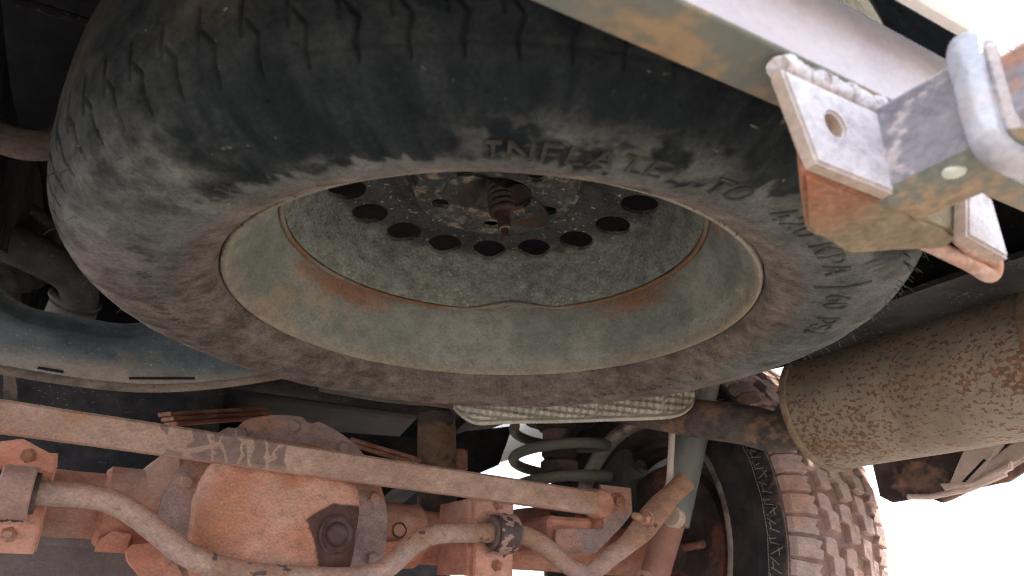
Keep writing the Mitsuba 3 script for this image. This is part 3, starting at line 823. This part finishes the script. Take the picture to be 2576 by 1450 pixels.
fl_ = spline([at(800, 985, y=.40), at(900, 1002, y=.415), at(1000, 1016, y=.43), at(1080, 1022, y=.45), at(1150, 1034, y=.47)], .004)
fv = np.array([[p + [0, -.012 * t + .02 * t, .05 * t] for t in (0, .1, .5, 1.)] for p in fl_])
add(hsd, 'flange', roughen(tri(fv.reshape(-1, 3), grid_faces(len(fl_), 4)), .0008, 120), 'coil', True)

# ------------------------------------------------------------------ rear axle
AY, AZ = .62, .384
axl = thing('rear_axle', 'orange dust-covered rear axle housing with round differential cover', 'axle')
tz = lambda x: AZ + .006 * (0 - x) * 2.2 + (.004 if x < 0 else -.006)
add(axl, 'tube', roughen(cyl((-.66, AY, tz(-.66)), (-.15, AY, tz(-.15)), .042, 48), .0012, 40, .012), 'axle', 40)
add(axl, 'tube', roughen(cyl((.08, AY, tz(.08)), (.665, AY, tz(.665)), .041, 48), .0012, 40, .012), 'axle', 40)
CX, CZ, FR = -.038, .371, .157
# housing behind the flange
hp_ = [(0, .78), (.07, .77), (.115, .72), (.140, .66), (.150, .60), (.152, .566)]
hs_m = revolve([(r, y) for r, y in hp_], (CX, 0, CZ), (0, 1, 0), 96)
add(axl, 'carrier', roughen(hs_m, .002, 25), 'axle', 40)
a = np.radians(np.arange(0, 360, 1.5))
fr = FR + .0 * a
for bang in (90 - 9, 90 + 30):
    fr = fr - .0055 * np.exp(-((np.degrees(a) - bang) / 3.2) ** 4)
fpoly = np.stack([fr * np.cos(a), fr * np.sin(a)], 1)
fl1 = slab(fpoly, (CX, .559, CZ), (1, 0, 0), (0, 0, 1), .014, .0018)
add(axl, 'flange', fl1, 'flange', 30, label='grey bolted flange round the differential cover')
add(axl, 'rear_flange', slab(fpoly * 1.005, (CX, .570, CZ), (1, 0, 0), (0, 0, 1), .0105, .0015), 'flange', 30)
# domed cover: a squarish drum with soft shoulders
na, nb = 180, 40
cv = []
for i in range(na):
    t = i * 2 * math.pi / na
    c_, s_ = math.cos(t), math.sin(t)
    sup = 1 / (abs(c_) ** 2.6 + abs(s_) ** 2.6) ** (1 / 2.6)
    R0 = .1080 * min(sup, 1.08) * (1 + .10 * max(0, s_))
    for j in range(nb):
        u = j / (nb - 1)
        ph = u * math.pi / 2
        r = R0 * math.cos(ph) ** .40 if u < 1 else 0
        y = .546 - .072 * math.sin(ph) ** .55
        cv.append((CX - .010 + r * c_, y, CZ - .004 + r * s_))
cov = tri(cv, grid_faces(na, nb, True))
cov.fix_normals()
add(axl, 'cover', roughen(cov, .0018, 30), 'cover', 50, label='domed orange dusty cover with a dark oil stain')
pc = at(845, 1345, y=.478)
F_ = np.array([.25, -1, -.05])
pgk = add(axl, 'filler_plug', cat([revolve([(.0275, -.006), (.0265, .002), (.0235, .0035), (.021, .0015), (.0165, .0015), (.0150, .006), (.012, .0085), (0, .009)], pc, F_, 40)]), 'oily', 40, label='round oily filler plug')
for bang in (90, 120.5, 159, 20.5, -14.5, 57, -52, -90, -128, 198):
    bp = (CX + .1405 * math.cos(math.radians(bang)), .545, CZ + .1405 * math.sin(math.radians(bang)))
    add(axl, 'bolt', hexbolt(bp, (0, -1, 0), .0092, .0075, 1.2), 'flange', 30)
# castings where the tubes enter the carrier
add(axl, 'casting', roughen(cyl((-.262, AY - .004, tz(-.25)), (-.155, AY - .004, tz(-.2)), .052, 48, .1), .0014, 40, .010), 'axle', 40)
add(axl, 'casting', roughen(hull(np.vstack([cyl((-.225, .622, .39), (-.16, .622, .39), .056).vertices, cyl((-.19, .64, .41), (-.15, .64, .41), .078).vertices])), .0015, 40, .010), 'axle', 40)
add(axl, 'casting', roughen(cyl((.10, AY - .006, tz(.12)), (.195, AY - .006, tz(.19)), .0485, 48, .1), .0012, 40, .010), 'axle', 40)
q = lambda px, py, y=.56: at(px, py, y=y)
add(axl, 'casting', roughen(hull([q(px, py) + [0, d, 0] for px, py in ((240, 1385), (250, 1360), (285, 1335), (330, 1345), (318, 1388)) for d in (0, .05)]), .0012, 60, .008), 'axle', 40)
add(axl, 'lower_web', roughen(hull([q(px, py, .54) + [0, d, 0] for px, py in ((318, 1385), (330, 1372), (420, 1360), (480, 1500), (370, 1470), (322, 1410)) for d in (0, .03)]), .0012, 60, .008), 'axle', 40)
add(axl, 'lower_web', roughen(hull([q(px, py, .55) + [0, d, 0] for px, py in ((960, 1365), (1010, 1360), (1080, 1380), (1040, 1412), (955, 1445)) for d in (0, .03)]), .0012, 60, .008), 'axle', 40)
hp0 = at(1003, 1335, y=AY - .052)
add(axl, 'breather_boss', revolve([(.0125, -.006), (.0120, .0035), (.0095, .0035), (.0085, -.003), (0, -.004)], hp0, (.05, -1, .1), 28), 'drum', 40)
# bracket of the panhard rod, with the trailing plate behind it
q = lambda px, py: at(px, py, y=.452)
pbp = [q(px, py)[[0, 2]] for px, py in ((1512, 1219), (1588, 1228), (1592, 1290), (1566, 1324), (1500, 1392), (1395, 1390), (1400, 1330), (1516, 1330), (1520, 1300))]
add(axl, 'rod_bracket', slab(pbp[::-1], (0, .458, 0), (1, 0, 0), (0, 0, 1), .006, .0012), 'flange', 30, label='orange bracket holding the panhard rod')
add(axl, 'rod_bracket', box((q(1455, 1345)[0], .52, q(1455, 1345)[2]), (.085, .10, .055), .006), 'axle', 30)
add(axl, 'bracket_back', slab(pbp[::-1], (0, .502, 0), (1, 0, 0), (0, 0, 1), .006, .0012), 'axle', 30)


def sway_clamp(x, zc_, tag_x):
    """the axle seat, bushing, strap and two bolts of one anti-roll bar clamp"""
    seat = [(-.034, -.062), (.030, -.062), (.030, .045), (-.008, .062), (-.034, .055)]
    add(axl, 'clamp_seat', roughen(slab(seat, (x, .482, zc_), (1, 0, 0), (0, 0, 1), .012, .002), .001, 60, .008), 'axle', 30)
    add(axl, 'clamp_seat', roughen(hull([(x + dx, yy, zc_ + dz) for dx, dz in ((-.04, -.055), (.03, -.055), (.03, .05), (-.04, .05)) for yy in (.483, .585)]), .0012, 50, .010), 'axle', 30)
    add(sb, 'bushing', revolve([(.013, -.021), (.0215, -.021), (.0225, -.018), (.0225, .018), (.0215, .021), (.013, .021)], (x, .446, zc_), (1, 0, 0), 40), 'bush', 40)
    t = np.radians(np.linspace(-90, 90, 25))
    path = [(x, .474, zc_ - .047), (x, .472, zc_ - .034), (x, .466, zc_ - .027)] + [(x, .446 - .0255 * math.cos(k_), zc_ + .0255 * math.sin(k_)) for k_ in t] + [(x, .466, zc_ + .027), (x, .472, zc_ + .034), (x, .474, zc_ + .047)]
    st = []
    pth = np.array(path)
    for dx, off in ((-.0165, 0), (-.0150, -.0018), (.0150, -.0018), (.0165, 0), (.0150, .0016), (-.0150, .0016)):
        cen = np.array([x, .446, zc_])
        dirs = pth - cen
        dirs /= np.linalg.norm(dirs, axis=1, keepdims=True)
        st.append(pth - dirs * off + [dx, 0, 0])
    st = np.array(st)
    m_ = tri(st.reshape(-1, 3), grid_faces(6, len(path), True))
    m_.fix_normals()
    add(sb, 'clamp_strap', m_, 'clamp', 40)
    for s in (-1, 1):
        add(sb, 'clamp_bolt', hexbolt((x + .002, .473, zc_ + s * .043), (0, -1, 0), .0085, .008, 1.35, .004), 'bolt', 30)


# ------------------------------------------------------------------ anti-roll bar
sb = thing('anti_roll_bar', 'dusty round anti-roll bar bending under the differential, clamped to the axle', 'anti-roll bar')
SY = .446
sp = [at(-160, 1216, y=SY), at(-40, 1228, y=SY)] + [at(px, py, y=SY) for px, py in ((80, 1240), (190, 1246), (268, 1258), (340, 1294), (400, 1342), (465, 1392), (540, 1424), (640, 1444), (800, 1454), (920, 1449), (980, 1424), (1028, 1380), (1075, 1350), (1130, 1341), (1230, 1341), (1300, 1343), (1345, 1358), (1395, 1396), (1435, 1426))] + \
     [at(1475, 1440, y=.438), at(1515, 1420, y=.42), at(1560, 1384, y=.40)]
spp = spline(sp, .005)
add(sb, 'bar', sweep(spp, .0136, 28), 'sway', True)
eye = [at(1548, 1394, y=.405), at(1575, 1371, y=.395), at(1610, 1338, y=.382), at(1648, 1290, y=.366), at(1680, 1254, y=.353), at(1705, 1229, y=.343), at(1727, 1208, y=.335)]
ep_ = spline(eye, .002)
tq = np.linspace(0, 1, len(ep_))
bul = np.exp(-((tq - .48) / .26) ** 4)
add(sb, 'end_eye', roughen(sweep(ep_, .0138 + .0064 * bul + .0022 * tq ** 3, 32, squash=1 - .52 * bul, side=(.25, .2, .95)), .0007, 60), 'sway', 40, label='flattened rusty end of the anti-roll bar')
sway_clamp(at(1272, 1340, y=.44)[0], at(1250, 1341, y=SY)[2], 0)
sway_clamp(at(38, 1240, y=.44)[0], at(38, 1238, y=SY)[2], 0)
ce = ep_[int(.46 * len(ep_))]
dv = np.array([-.90, -.30, .08])
dv /= np.linalg.norm(dv)
add(sb, 'stud', cat([cyl(ce, ce + dv * .040, .0055, 16)] + [cyl(ce + dv * k_, ce + dv * (k_ + .0010), .0061, 16) for k_ in np.arange(.021, .030, .0018)]), 'bolt', 30)
add(sb, 'nut', hexbolt(ce + dv * .009, dv, .0108, .0105, 1.35), 'bolt', 30)

ln = thing('stabiliser_link', 'slim pale vertical link rod rising from the anti-roll bar end', 'link rod')
lb = at(1692, 1300, y=.372)
add(ln, 'ball_joint', cat([cyl(lb - dv * .004, lb - dv * .016, .0155, 32, .3), cyl(lb + dv * .004, lb - dv * .003, .0165, 32, .2)]), 'link', 40)
add(ln, 'rod', cyl(at(1681, 1285, y=.376), at(1694, 1020, y=.372), .0052, 20), 'link')

# ------------------------------------------------------------------ panhard rod
pa = thing('panhard_rod', 'dusty square-section panhard rod crossing in front of the differential', 'panhard rod')
A, B = at(-330, 1000, y=.452), at(1508, 1268, y=.452)
B = A + (B - A) * .994
d_ = (B - A) / np.linalg.norm(B - A)
Rm = np.stack([d_, np.cross([0, 0, 1], d_) / np.linalg.norm(np.cross([0, 0, 1], d_)), np.cross(d_, np.cross([0, 0, 1], d_) / np.linalg.norm(np.cross([0, 0, 1], d_)))], 1)
pm = box((A + B) / 2, (np.linalg.norm(B - A), .024, .0355), .0035, Rm)
add(pa, 'bar', roughen(pm, .0005, 40, .012), 'panhard', 30)
add(pa, 'end_bush', cyl(B + [0.006, -.012, 0], B + [.006, .018, 0], .0215, 32), 'axle')
bc = at(1554, 1263, y=.451)
add(pa, 'pivot_bolt', hexbolt(bc + [.0, 0, 0], (0, -1, 0), .0092, .0085, 1.6), 'bolt', 30)

# left-hand bracket bolt group on the axle
lbp = [at(px, py, y=.50)[[0, 2]] for px, py in ((-60, 1120), (96, 1133), (92, 1190), (78, 1230), (-60, 1230))]
add(axl, 'left_bracket', slab(lbp[::-1], (0, .506, 0), (1, 0, 0), (0, 0, 1), .008, .0015), 'flange', 30)
lb_ = at(19, 1157, y=.497)
add(axl, 'bracket_bolt', hexbolt(lb_, (0, -1, 0), .0115, .010, 1.6, .006), 'bolt', 30)
add(axl, 'left_bracket', slab([at(px, py, y=.51)[[0, 2]] for px, py in ((-60, 1375), (60, 1380), (70, 1395), (76, 1300), (-60, 1300))][::-1], (0, .516, 0), (1, 0, 0), (0, 0, 1), .008, .0015), 'axle', 30)

# brake line with union on top of the axle
bl_ = thing('brake_line', 'thin brake line with stubby union above the right anti-roll bar clamp', 'brake line')
add(bl_, 'line', sweep(spline([at(1372, 1262, y=.53), at(1390, 1254, y=.53), at(1405, 1270, y=.53), at(1440, 1290, y=.53), at(1500, 1312, y=.54)]), .0045, 12), 'coil')
add(bl_, 'union', cyl(at(1388, 1278, y=.525), at(1442, 1298, y=.525), .010, 6), 'neck')
add(bl_, 'nut', cyl(at(1440, 1296, y=.525), at(1456, 1302, y=.525), .0125, 6), 'axle')

# upper control arms: stacked pressed plates spreading from the differential
ca = thing('upper_arm', 'stacked reddish pressed plates of the upper arm, left of the differential', 'control arm', 'upper control arms')
for k_, (z0, z1) in enumerate(((1043, 1028), (1055, 1040), (1068, 1050))):
    p0, p1 = at(412 + 8 * k_, z0, y=.70), at(660 + 8 * k_, z1, y=.82)
    dd = p1 - p0
    Rm_ = frame(dd)
    add(ca, 'plate', box((p0 + p1) / 2, (.028, .0065, np.linalg.norm(dd)), .0012, Rm_), 'bolt', 30)
ca2 = thing('upper_arm', 'reddish pressed plates of the upper arm, right of the differential', 'control arm', 'upper control arms')
for k_, (z0, z1) in enumerate(((1108, 1157), (1122, 1166))):
    p0, p1 = at(890 + 6 * k_, z0, y=.80), at(1052 - 10 * k_, z1, y=.70)
    dd = p1 - p0
    add(ca2, 'plate', box((p0 + p1) / 2, (.028, .0075, np.linalg.norm(dd)), .0012, frame(dd)), 'bolt', 30)
labels[ca].pop('group'); labels[ca2].pop('group')
hpn = thing('floor_shield', 'dull grey-green floor shield beyond the axle, behind the upper arm', 'shield')
add(hpn, None, hull([at(px, py, y=1.02) + [0, d, 0] for px, py in ((820, 1085), (1055, 1105), (1160, 1110), (1160, 1200), (1000, 1200), (860, 1150)) for d in (0, .03)]), 'rail')

# added dark driveline masses under the floor, shaped to block sky gaps
gb = thing('gearbox_blocker', 'added dark driveline mass far forward under the floor, blocks sky gaps', 'gearbox_blocker')
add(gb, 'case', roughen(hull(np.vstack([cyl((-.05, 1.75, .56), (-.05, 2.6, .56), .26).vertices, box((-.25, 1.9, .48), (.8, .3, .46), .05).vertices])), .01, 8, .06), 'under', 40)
add(gb, 'blocker_beam', box((.02, 1.66, .50), (1.42, .10, .36), .02), 'under')
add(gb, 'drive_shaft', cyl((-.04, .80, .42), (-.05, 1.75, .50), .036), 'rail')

# ------------------------------------------------------------------ coil spring, bump stop, shock absorber
cs_ = thing('coil_spring', 'grey-green rear coil spring with open coils, right of the differential', 'coil spring')
SC, SRr = np.array([.505, .675]), .090
zt = np.linspace(-1.3, 1.72, 330)
pitch_ = .0580
ang = zt * 2 * np.pi + math.radians(-95)
hz = .4955 + .012 + pitch_ * (zt + .0)
add(cs_, None, sweep(np.stack([SC[0] + SRr * np.cos(ang), SC[1] + SRr * np.sin(ang), hz - .012], 1), .0098, 16), 'spring', True)
bs = thing('bump_stop', 'stubby dark rubber bump stop inside the coil spring', 'bump stop')
add(bs, 'rubber', revolve([(0, .505), (.030, .505), (.036, .512), (.036, .530), (.028, .536), (.034, .543), (.034, .562), (.027, .568), (.032, .575), (.032, .60), (0, .60)], (SC[0] - .002, SC[1], 0), (0, 0, 1), 40), 'bush', 40)
add(bs, 'seat', cyl((SC[0], SC[1], .59), (SC[0], SC[1], .72), .045), 'rail')
add(axl, 'spring_seat', cyl((SC[0], SC[1], .405), (SC[0], SC[1], .438), .105, 48), 'axle')
ta = thing('trailing_arm_bush', 'dark oily arm bush and bolt beside the coil spring', 'bush')
add(ta, 'housing', roughen(hull([at(px, py, y=.70) + [0, d, 0] for px, py in ((1570, 1130), (1640, 1118), (1668, 1160), (1665, 1300), (1565, 1300)) for d in (0, .10)]), .002, 30, .015), 'coil', 40)
add(ta, 'bolt', hexbolt(at(1612, 1160, y=.698), (0, -1, 0), .016, .012, 1.5), 'neck', 30)

sh = thing('shock_absorber', 'grey shock absorber leaning beside the right rear wheel', 'shock absorber')
s0, s1, s2, s3 = at(1775, 950, y=.400), at(1692, 1318, y=.440), at(1693, 1312, y=.440), at(1640, 1470, y=.458)
add(sh, 'dust_tube', cyl(s0, s1, .0268, 40, .06), 'shock', 40, label='pale grey-green upper dust tube')
add(sh, 'body', cyl(s2 + (s1 - s0) * -.2, s3, .0235, 40, .06), 'shockdust', 40, label='lower tube coated in red dust')
add(sh, 'eye', cyl(s3 + [-.02, 0, 0], s3 + [.02, 0, 0], .022, 28), 'axle')

# ------------------------------------------------------------------ right rear wheel
wh = thing('rear_wheel', 'right rear wheel with chunky red-dusted all-terrain tyre', 'wheel')
WC = np.array([.757, .62, .385])
TR = .3685
tp = [(.232, -.105), (.240, -.113), (.255, -.1165), (.275, -.121), (.290, -.1225), (.305, -.1215), (.320, -.1185), (.335, -.1130), (.347, -.1060), (.356, -.0980), (.362, -.088), (.3655, -.06), (TR, -.02), (TR, .0)]
tp = np.array(tp + [(r, -x) for r, x in tp[::-1][1:]])
s_ = np.r_[0, np.cumsum(np.linalg.norm(np.diff(tp, axis=0), axis=1))]
sdn = np.linspace(0, s_[-1], 220)
tpf = CubicSpline(s_, tp)(sdn)
NW = 900
ta_ = np.arange(NW) * 2 * np.pi / NW
AA, II = np.meshgrid(ta_, np.arange(len(tpf)), indexing='ij')
tgn = np.gradient(tpf, axis=0)
nn = np.stack([-tgn[:, 1], tgn[:, 0]], 1)
nn /= np.linalg.norm(nn, axis=1, keepdims=True)
if nn[20, 1] > 0:
    nn = -nn
rad = tpf[:, 0][II]
xw = tpf[:, 1][II]
side = (np.abs(xw) > .08)
zig = .0016 * np.abs(((AA * 40 / (2 * np.pi)) % 1) - .5) * 4
db = .0011 * np.exp(-((rad - .300 - .003 * (np.abs(((AA * 36 / 2 / np.pi) % 1) - .5) * 2)) / .0010) ** 2)
db += .0013 * np.exp(-((rad - .318) / .0012) ** 2) + .0012 * np.exp(-((rad - .3445) / .0012) ** 2) + .0010 * np.exp(-((rad - .2565) / .0012) ** 2)
ph = (AA * 40 / (2 * np.pi)) % 1
for c_, w_ in ((.18, .035), (.33, .03), (.55, .05), (.78, .03)):
    db += -.0022 * np.exp(-((ph - c_ - (rad - .33) * (8 if c_ < .5 else -8)) / w_) ** 4) * ((rad > .322) & (rad < .342))
for rr_, c_ in ((.338, .25), (.326, .4), (.334, .62), (.322, .9), (.3225, .1)):
    db += .0030 * np.exp(-((rad - rr_) / .0012) ** 2 - ((ph - c_) / .045) ** 2)
db = db * side + .0006 * (meshkit.fbm(np.stack([np.cos(AA) * 8, np.sin(AA) * 8, xw * 20], -1) + 33, 3) - .5)
rw = rad + nn[:, 0][II] * db
xx = xw + nn[:, 1][II] * db
tw = np.stack([WC[0] + xx, WC[1] + rw * np.cos(AA), WC[2] + rw * np.sin(AA)], -1)
twm = tri(tw.reshape(-1, 3), grid_faces(NW, len(tpf), True))
twm.fix_normals()
tyk = add(wh, 'tyre', twm, 'groove', True, label='dusty all-terrain tyre with dark inner sidewall')
# tread blocks in the unrolled tread: u along the circumference in pitches, v across in metres
NP = 36
pit = 2 * np.pi / NP


def crown(v):
    return np.interp(np.abs(v), [0, .02, .06, .088, .098, .106], [TR, TR, .3655, .362, .356, .347])


def block(poly, i, h=.0105):
    """one tread block: sides flare out towards its foot, edges softened, siped top"""
    p = np.array(Polygon([(u * pit * TR, v) for u, v in poly]).buffer(-.0006).exterior.coords)[:-1]
    c = p.mean(0)
    lv = []
    for s, hh in ((1.05, -.003), (1.02, h * .55), (.985, h * .93), (.94, h)):
        q_ = c + (p - c) * s
        a_ = q_[:, 0] / TR + i * pit
        r_ = crown(q_[:, 1]) + hh
        r_ = r_ + (0 if s > 1.03 else .0016) * (meshkit.noise(np.stack([q_[:, 0] * 90 + i * 7.1, q_[:, 1] * 90, q_[:, 0] * 0 + hh * 200], 1)) - .5)
        lv.append(np.stack([WC[0] + q_[:, 1], WC[1] + r_ * np.cos(a_), WC[2] + r_ * np.sin(a_)], 1))
    k_ = len(p)
    vv = np.array(lv).transpose(1, 0, 2).reshape(-1, 3)
    ff = grid_faces(k_, 4, True)
    # cap by ear clipping in the plane
    import mapbox_earcut as me
    try:
        capt = me.triangulate_float64((c + (p - c) * .94), np.array([k_], np.uint32)).reshape(-1, 3)
    except Exception:
        capt = np.array([[0, b_, b_ + 1] for b_ in range(1, k_ - 1)])
    m_ = tri(vv, np.vstack([ff, capt * 4 + 3]))
    m_.fix_normals()
    return m_


S_BLK = [(.05, -.0585), (.42, -.0585), (.50, -.046), (.88, -.044), (.955, -.030), (.955, -.0225), (.55, -.0225), (.46, -.034), (.14, -.036), (.05, -.046)]
C_BLK = [(.30, -.0185), (.68, -.0185), (.76, -.006), (1.16, -.004), (1.22, .008), (1.18, .0185), (.80, .0185), (.70, .006), (.34, .005), (.27, -.006)]
SH_A = [(.06, -.1045), (.52, -.1045), (.55, -.085), (.60, -.0645), (.38, -.0635), (.33, -.070), (.22, -.0635), (.16, -.0625), (.10, -.080)]
SH_B = [(.60, -.1045), (.97, -.1045), (1.02, -.084), (1.06, -.066), (.90, -.0655), (.84, -.071), (.68, -.063), (.64, -.083)]
rowsb = [('shoulder_block', SH_A), ('shoulder_block', SH_B), ('tread_block', S_BLK), ('tread_block', C_BLK), ('tread_block', [(1 - u, -v) for u, v in S_BLK]),
         ('shoulder_block', [(1.3 - u, -v) for u, v in SH_A]), ('shoulder_block', [(1.3 - u, -v) for u, v in SH_B])]
for nm, poly in rowsb:
    for i in range(NP):
        add(tyk, nm, block(poly, i, .0105 if nm == 'tread_block' else .0100 if len(poly) == 9 else .0080), 'tread', 30)
# moulded lines and ticks on the sidewalls
for r_, x_ in ((.3185, -.1195), (.3460, -.1072)):
    a_ = np.radians(np.arange(0, 361, 2.))
    zz_ = .0028 * np.abs(((np.arange(len(a_)) / 5.) % 1) - .5) if r_ < .33 else 0 * a_
    add(tyk, 'sidewall_line', sweep(np.stack([WC[0] + x_ + .35 * zz_, WC[1] + (r_ + zz_) * np.cos(a_), WC[2] + (r_ + zz_) * np.sin(a_)], 1), .0006, 6, caps=False), 'tan', 60)
tk_ = []
for i in range(NP):
    for c_, r_, dr_, da_ in ((.12, .327, .010, .0), (.22, .329, .013, .01), (.52, .331, .016, -.03), (.60, .328, .012, .03), (.86, .330, .015, .02), (.35, .3345, .0012, .035), (.70, .3255, .0012, .035), (.02, .3225, .0012, .03)):
        a_ = (i + c_) * pit
        p_ = [np.array([WC[0] + float(np.interp(-rr_, -tp[:10, 0][::-1], tp[:10, 1][::-1])) - .0003, WC[1] + rr_ * math.cos(aa_), WC[2] + rr_ * math.sin(aa_)]) for rr_, aa_ in ((r_ - dr_ / 2, a_), (r_, a_ + da_ / 2), (r_ + dr_ / 2, a_ + da_))]
        tk_.append(sweep(p_, .0008, 5))
add(tyk, 'sidewall_tick', cat(tk_), 'tan', 40, kind='stuff')
# rim, brake drum
rpr = [(.2235, -.094), (.2215, -.084), (.214, -.075), (.205, -.060), (.200, -.03), (.198, .0), (.198, .06), (.230, .10)]
rmk = add(wh, 'rim', revolve(rpr, WC, (1, 0, 0), 160), 'wheel', 40)
add(rmk, 'lip', revolve([(.2290, -.0960), (.2395, -.1005), (.2420, -.1065), (.2400, -.1125), (.2350, -.1142), (.2265, -.1115), (.2200, -.1020), (.2185, -.0900)], WC, (1, 0, 0), 160), 'lip', 40, label='bright worn rim lip')
add(rmk, 'inner_step', revolve([(.197, -.060), (.186, -.058), (.184, -.040), (.176, -.036), (.172, -.020)], WC, (1, 0, 0), 120), 'wheel', 40)
dk = add(wh, 'brake_drum', revolve([(0, -.052), (.055, -.054), (.06, -.048), (.105, -.046), (.115, -.052), (.142, -.050), (.150, -.044), (.152, -.02), (.162, -.015), (.164, .02), (.160, .03)], WC, (1, 0, 0), 120), 'drum', 40, label='rusty brake backing plate')
for px, py, rr_ in ((1715, 1383, .017), (1700, 1478, .013)):
    c_ = at(px, py, x=WC[0] - .055)
    add(dk, 'cylinder_boss', cyl(c_, c_ + [-.016, 0, 0], rr_, 24), 'drum')
c_ = at(1700, 1383, x=WC[0] - .06)
add(dk, 'adjuster', cyl(c_, c_ + [0, -.075, .006], .007, 16), 'bolt')
# ------------------------------------------------------------------ end
